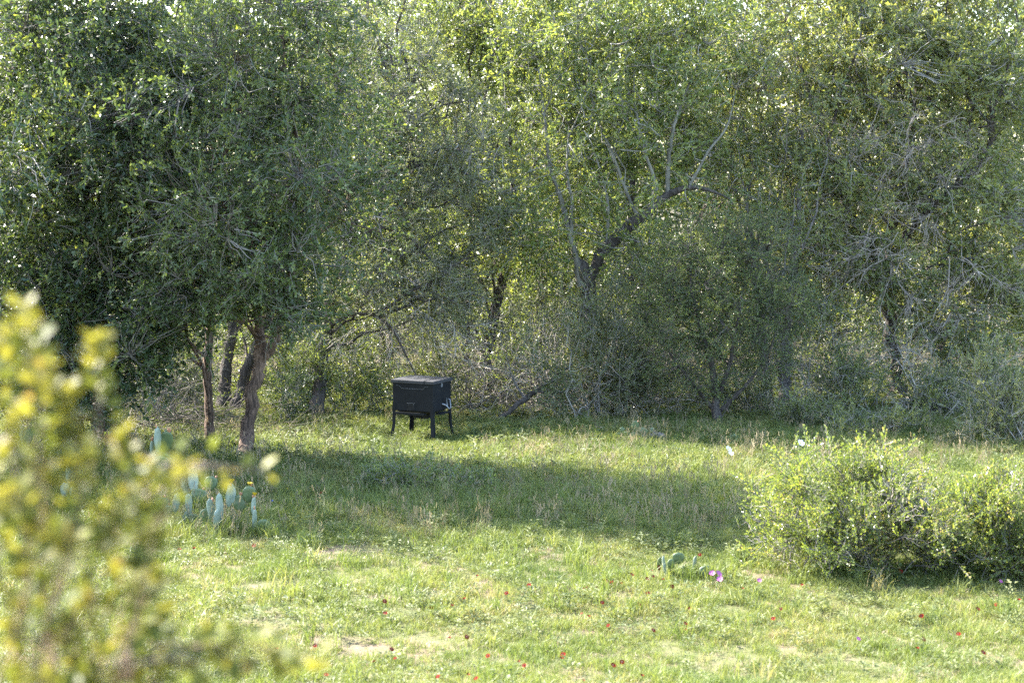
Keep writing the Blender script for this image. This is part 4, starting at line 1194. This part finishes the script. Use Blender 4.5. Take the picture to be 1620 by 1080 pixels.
# seeding grass
p = meadow_points(2200, 22, 33); p = p[clear_feeder(p)]
p = p[rng.uniform(size=len(p)) < .25 + .6 * np.exp(-((p[:, 1] - 23.6) / 1.2) ** 2) + .5 * np.exp(-((p[:, 1] - 28.5) / 2) ** 2)]
scatter("seeding_grass", [seed_heads(8, .42) for _ in range(4)], lift(p), rng.uniform(.7, 1.2, len(p)), np.clip(.15 + .3 * rng.normal(size=len(p)), 0, 1), M['straw'], "pale seeding grass")
# weeds
p = meadow_points(24000)
f = field(p, 421, 1.1)
p = p[(rng.uniform(size=len(p)) < np.clip(.45 + .55 * f, .05, 1)) & (rng.uniform(size=len(p)) > wood_edge(p) * .6)]
scatter("weeds", [forb(16, .10, .05, .024) for _ in range(5)] + [forb(20, .18, .06, .03) for _ in range(2)], lift(p), rng.uniform(.5, 1.25, len(p)),
        np.clip(.5 + .25 * field(p, 422, 1.5) + .18 * rng.normal(size=len(p)), 0, 1), M['weed'], "low broad-leaved meadow weeds")
# broad weeds round the feeder and in the wood
p = meadow_points(9000, 27, 40)
p = p[clear_feeder(p, .8)]
p = p[rng.uniform(size=len(p)) < np.where(np.hypot(p[:, 0] + 1.2, (p[:, 1] - 30) * .8) < 3.0, .75, .28)]
scatter("leafy_weeds", [forb(22, .17, .085, .045) for _ in range(5)], lift(p), rng.uniform(.6, 1.2, len(p)),
        np.clip(.55 + .25 * rng.normal(size=len(p)), 0, 1), M['weed'], "leafy weeds under the trees")
# dry thatch
p = meadow_points(17000)
p = p[rng.uniform(size=len(p)) < np.clip(.35 + .5 * field(p, 431, 1.0) + .2 * wood_edge(p), .05, 1)]
scatter("dry_grass", [blades(12, .09, .006, .07, 1.5) for _ in range(4)], lift(p), rng.uniform(.6, 1.3, len(p)), rng.uniform(0, 1, len(p)), M['straw'], "dry straw thatch")
# rough grass on the bank the photographer stood on
p = np.stack([rng.uniform(-9, 9, 9000), rng.uniform(1.0, 15.2, 9000)], 1)
scatter("bank_grass", [blades(20, .07, .008, .06, .8) for _ in range(3)], lift(p), rng.uniform(.6, 1.1, len(p)), np.clip(.5 + .2 * rng.normal(size=len(p)), 0, 1), M['grass'], "short grass on the bank")

# ------------------------------------------------------------------ blurred bush close to the camera
def near_bush():
    g = np.array([-.95, 3.6, 0.]); g[2] = float(hgt(g[0], g[1])) - .02
    root = empty("shrub", g); tag(root, "blurred olive shrub with orange tips close in front at the left", "shrub")
    tips = [(42, 470, 3.5), (150, 530, 3.6), (15, 520, 3.7), (70, 580, 3.4), (100, 610, 3.6), (30, 640, 3.5), (180, 690, 3.6), (130, 720, 3.4), (230, 730, 3.7), (290, 735, 3.6),
            (70, 740, 3.5), (360, 745, 3.9), (430, 750, 3.9), (20, 770, 3.3), (170, 800, 3.5), (240, 830, 3.5), (265, 900, 3.6), (110, 850, 3.3), (50, 880, 3.5), (200, 900, 3.6),
            (250, 960, 3.6), (150, 950, 3.4), (20, 960, 3.4), (90, 990, 3.5), (210, 1020, 3.7), (290, 1040, 3.6), (350, 1030, 3.6), (390, 1050, 3.6), (430, 1035, 3.7), (470, 1055, 3.7), (515, 1040, 3.7), (330, 1060, 3.5), (60, 1060, 3.3), (-30, 600, 3.6), (-40, 800, 3.5), (160, 1060, 3.5),
            (120, 660, 3.6), (-10, 700, 3.4), (200, 770, 3.7), (60, 810, 3.6)]
    fol = []
    cols = []
    stems = []
    for (px, py, Y) in tips:
        e = at(px, py, Y)
        a = g + np.array([rng.normal() * .12, rng.normal() * .10, 0])
        if px > 320: a = at(225, 800, 3.7) if py < 1000 else at(190, 1075, 3.6)
        pl = spline(np.array([a, a * .55 + e * .45 + [rng.normal() * .04 - .03, rng.normal() * .05, .05], e * .8 + a * .2 + [rng.normal() * .02, 0, .03], e]), 14)
        stems.append(pl)
        L = np.linalg.norm(e - a)
        n = int(rng.integers(44, 60)) if px < 320 else (26 if py > 1000 else 9)
        for k in range(n):
            s = 1 - (rng.uniform() ** 1.2) * min(.85, .30 / L * 1.2)
            i = s * 13
            p = pl[int(i)] * (1 - i % 1) + pl[min(13, int(i) + 1)] * (i % 1)
            tdir = unit(pl[min(13, int(i) + 1)] - pl[max(0, int(i) - 1)])
            side = unit(np.cross(tdir, rng.normal(size=3)))
            out = rng.uniform(0, .04) * (1.15 - s)
            fol.append((p + side * out * 2, unit(side + tdir * .7 + [0, 0, .15])))
            cols.append('o' if s > .975 and rng.uniform() < .4 else ('y' if s > .9 or rng.uniform() < .25 else 'g'))
    v, q = tubes(np.array(stems) - g, np.linspace(.0045, .0012, 14)[None].repeat(len(stems), 0), 5)
    st = link("stems", mesh_np("stems", v, q, smooth=True), plain_mat("ruddy stem", (.16, .10, .06), rough=.6), root)
    tag(st, kind="stuff")
    def mk(col, nm, tr=.42):
        m, N, L, out = new_mat(nm)
        tc = N.new("ShaderNodeObjectInfo")
        r = ramp(N, [(0, tuple(c * .75 for c in col)), (1, tuple(c * 1.25 for c in col))]); L.new(tc.outputs["Random"], r.inputs[0])
        p = N.new("ShaderNodeBsdfPrincipled"); p.inputs["Roughness"].default_value = .5; p.inputs["Specular IOR Level"].default_value = .1
        L.new(r.outputs[0], p.inputs["Base Color"])
        t = N.new("ShaderNodeBsdfTranslucent"); mul = N.new("ShaderNodeMixRGB"); mul.blend_type = 'MULTIPLY'; mul.inputs[0].default_value = 1; mul.inputs[2].default_value = (1.2, 1.15, .55, 1)
        L.new(r.outputs[0], mul.inputs[1]); L.new(mul.outputs[0], t.inputs[0])
        mx = N.new("ShaderNodeMixShader"); mx.inputs[0].default_value = tr
        L.new(p.outputs[0], mx.inputs[1]); L.new(t.outputs[0], mx.inputs[2]); L.new(mx.outputs[0], out.inputs[0])
        return m
    mats = {'g': mk((.085, .10, .026), "shrub leaf"), 'y': mk((.15, .145, .034), "young shrub leaf"), 'o': mk((.20, .14, .055), "orange leaf tip")}
    # one leaf: eight points round, folded on the midrib
    t = np.array([0, .25, .55, .82, 1.0]); w = np.array([0.06, .8, 1, .62, 0]) * .30
    mid = np.stack([t, np.zeros(5), -.12 * t ** 2], 1)
    lf = np.stack([t, w, .10 * w * 2 - .12 * t ** 2], 1); rt = lf * [1, -1, 1]
    lv = np.concatenate([mid, lf, rt])
    lq = np.array([[k, k + 1, k + 6, k + 5] for k in range(4)] + [[k + 1, k, k + 10, k + 11] for k in range(4)])
    meshes = {}
    for c in 'gyo':
        meshes[c] = mesh_np("leaf", lv, lq, smooth=True); meshes[c].materials.append(mats[c])
    order = rng.permutation(len(fol))
    rest = {'g': [], 'y': [], 'o': []}
    for n, i in enumerate(order):
        p, d = fol[i]; c = cols[i]
        Rm = rotations(d[None])[0]
        # leaf faces: keep the blade roughly level
        z = unit(np.array([rng.normal() * .5, rng.normal() * .5, 1.0])); y = unit(np.cross(z, d)); z = np.cross(d, y)
        Rm = np.stack([d, y, z], -1)
        s = .037 * rng.uniform(.65, 1.3) * (.7 if c == 'o' else 1)
        if n < 300:
            o = link("leaf", meshes[c], [], root)
            mt = Matrix([list(Rm[r] * s) + [float((p - g)[r])] for r in range(3)] + [[0, 0, 0, 1]])
            o.matrix_local = mt
        else:
            rest[c].append((lv * s) @ Rm.T + (p - g))
    vs, qs, mi, o = [], [], [], 0
    for k, c in enumerate('gyo'):
        for x in rest[c]:
            vs.append(x); qs.append(lq + o); o += len(lv); mi += [k] * len(lq)
    if vs:
        me = mesh_np("leaves", np.concatenate(vs), np.concatenate(qs), smooth=True)
        for c in 'gyo': me.materials.append(mats[c])
        me.polygons.foreach_set("material_index", np.array(mi, np.int32))
        tag(link("leaves", me, [], root), kind="stuff")
near_bush()
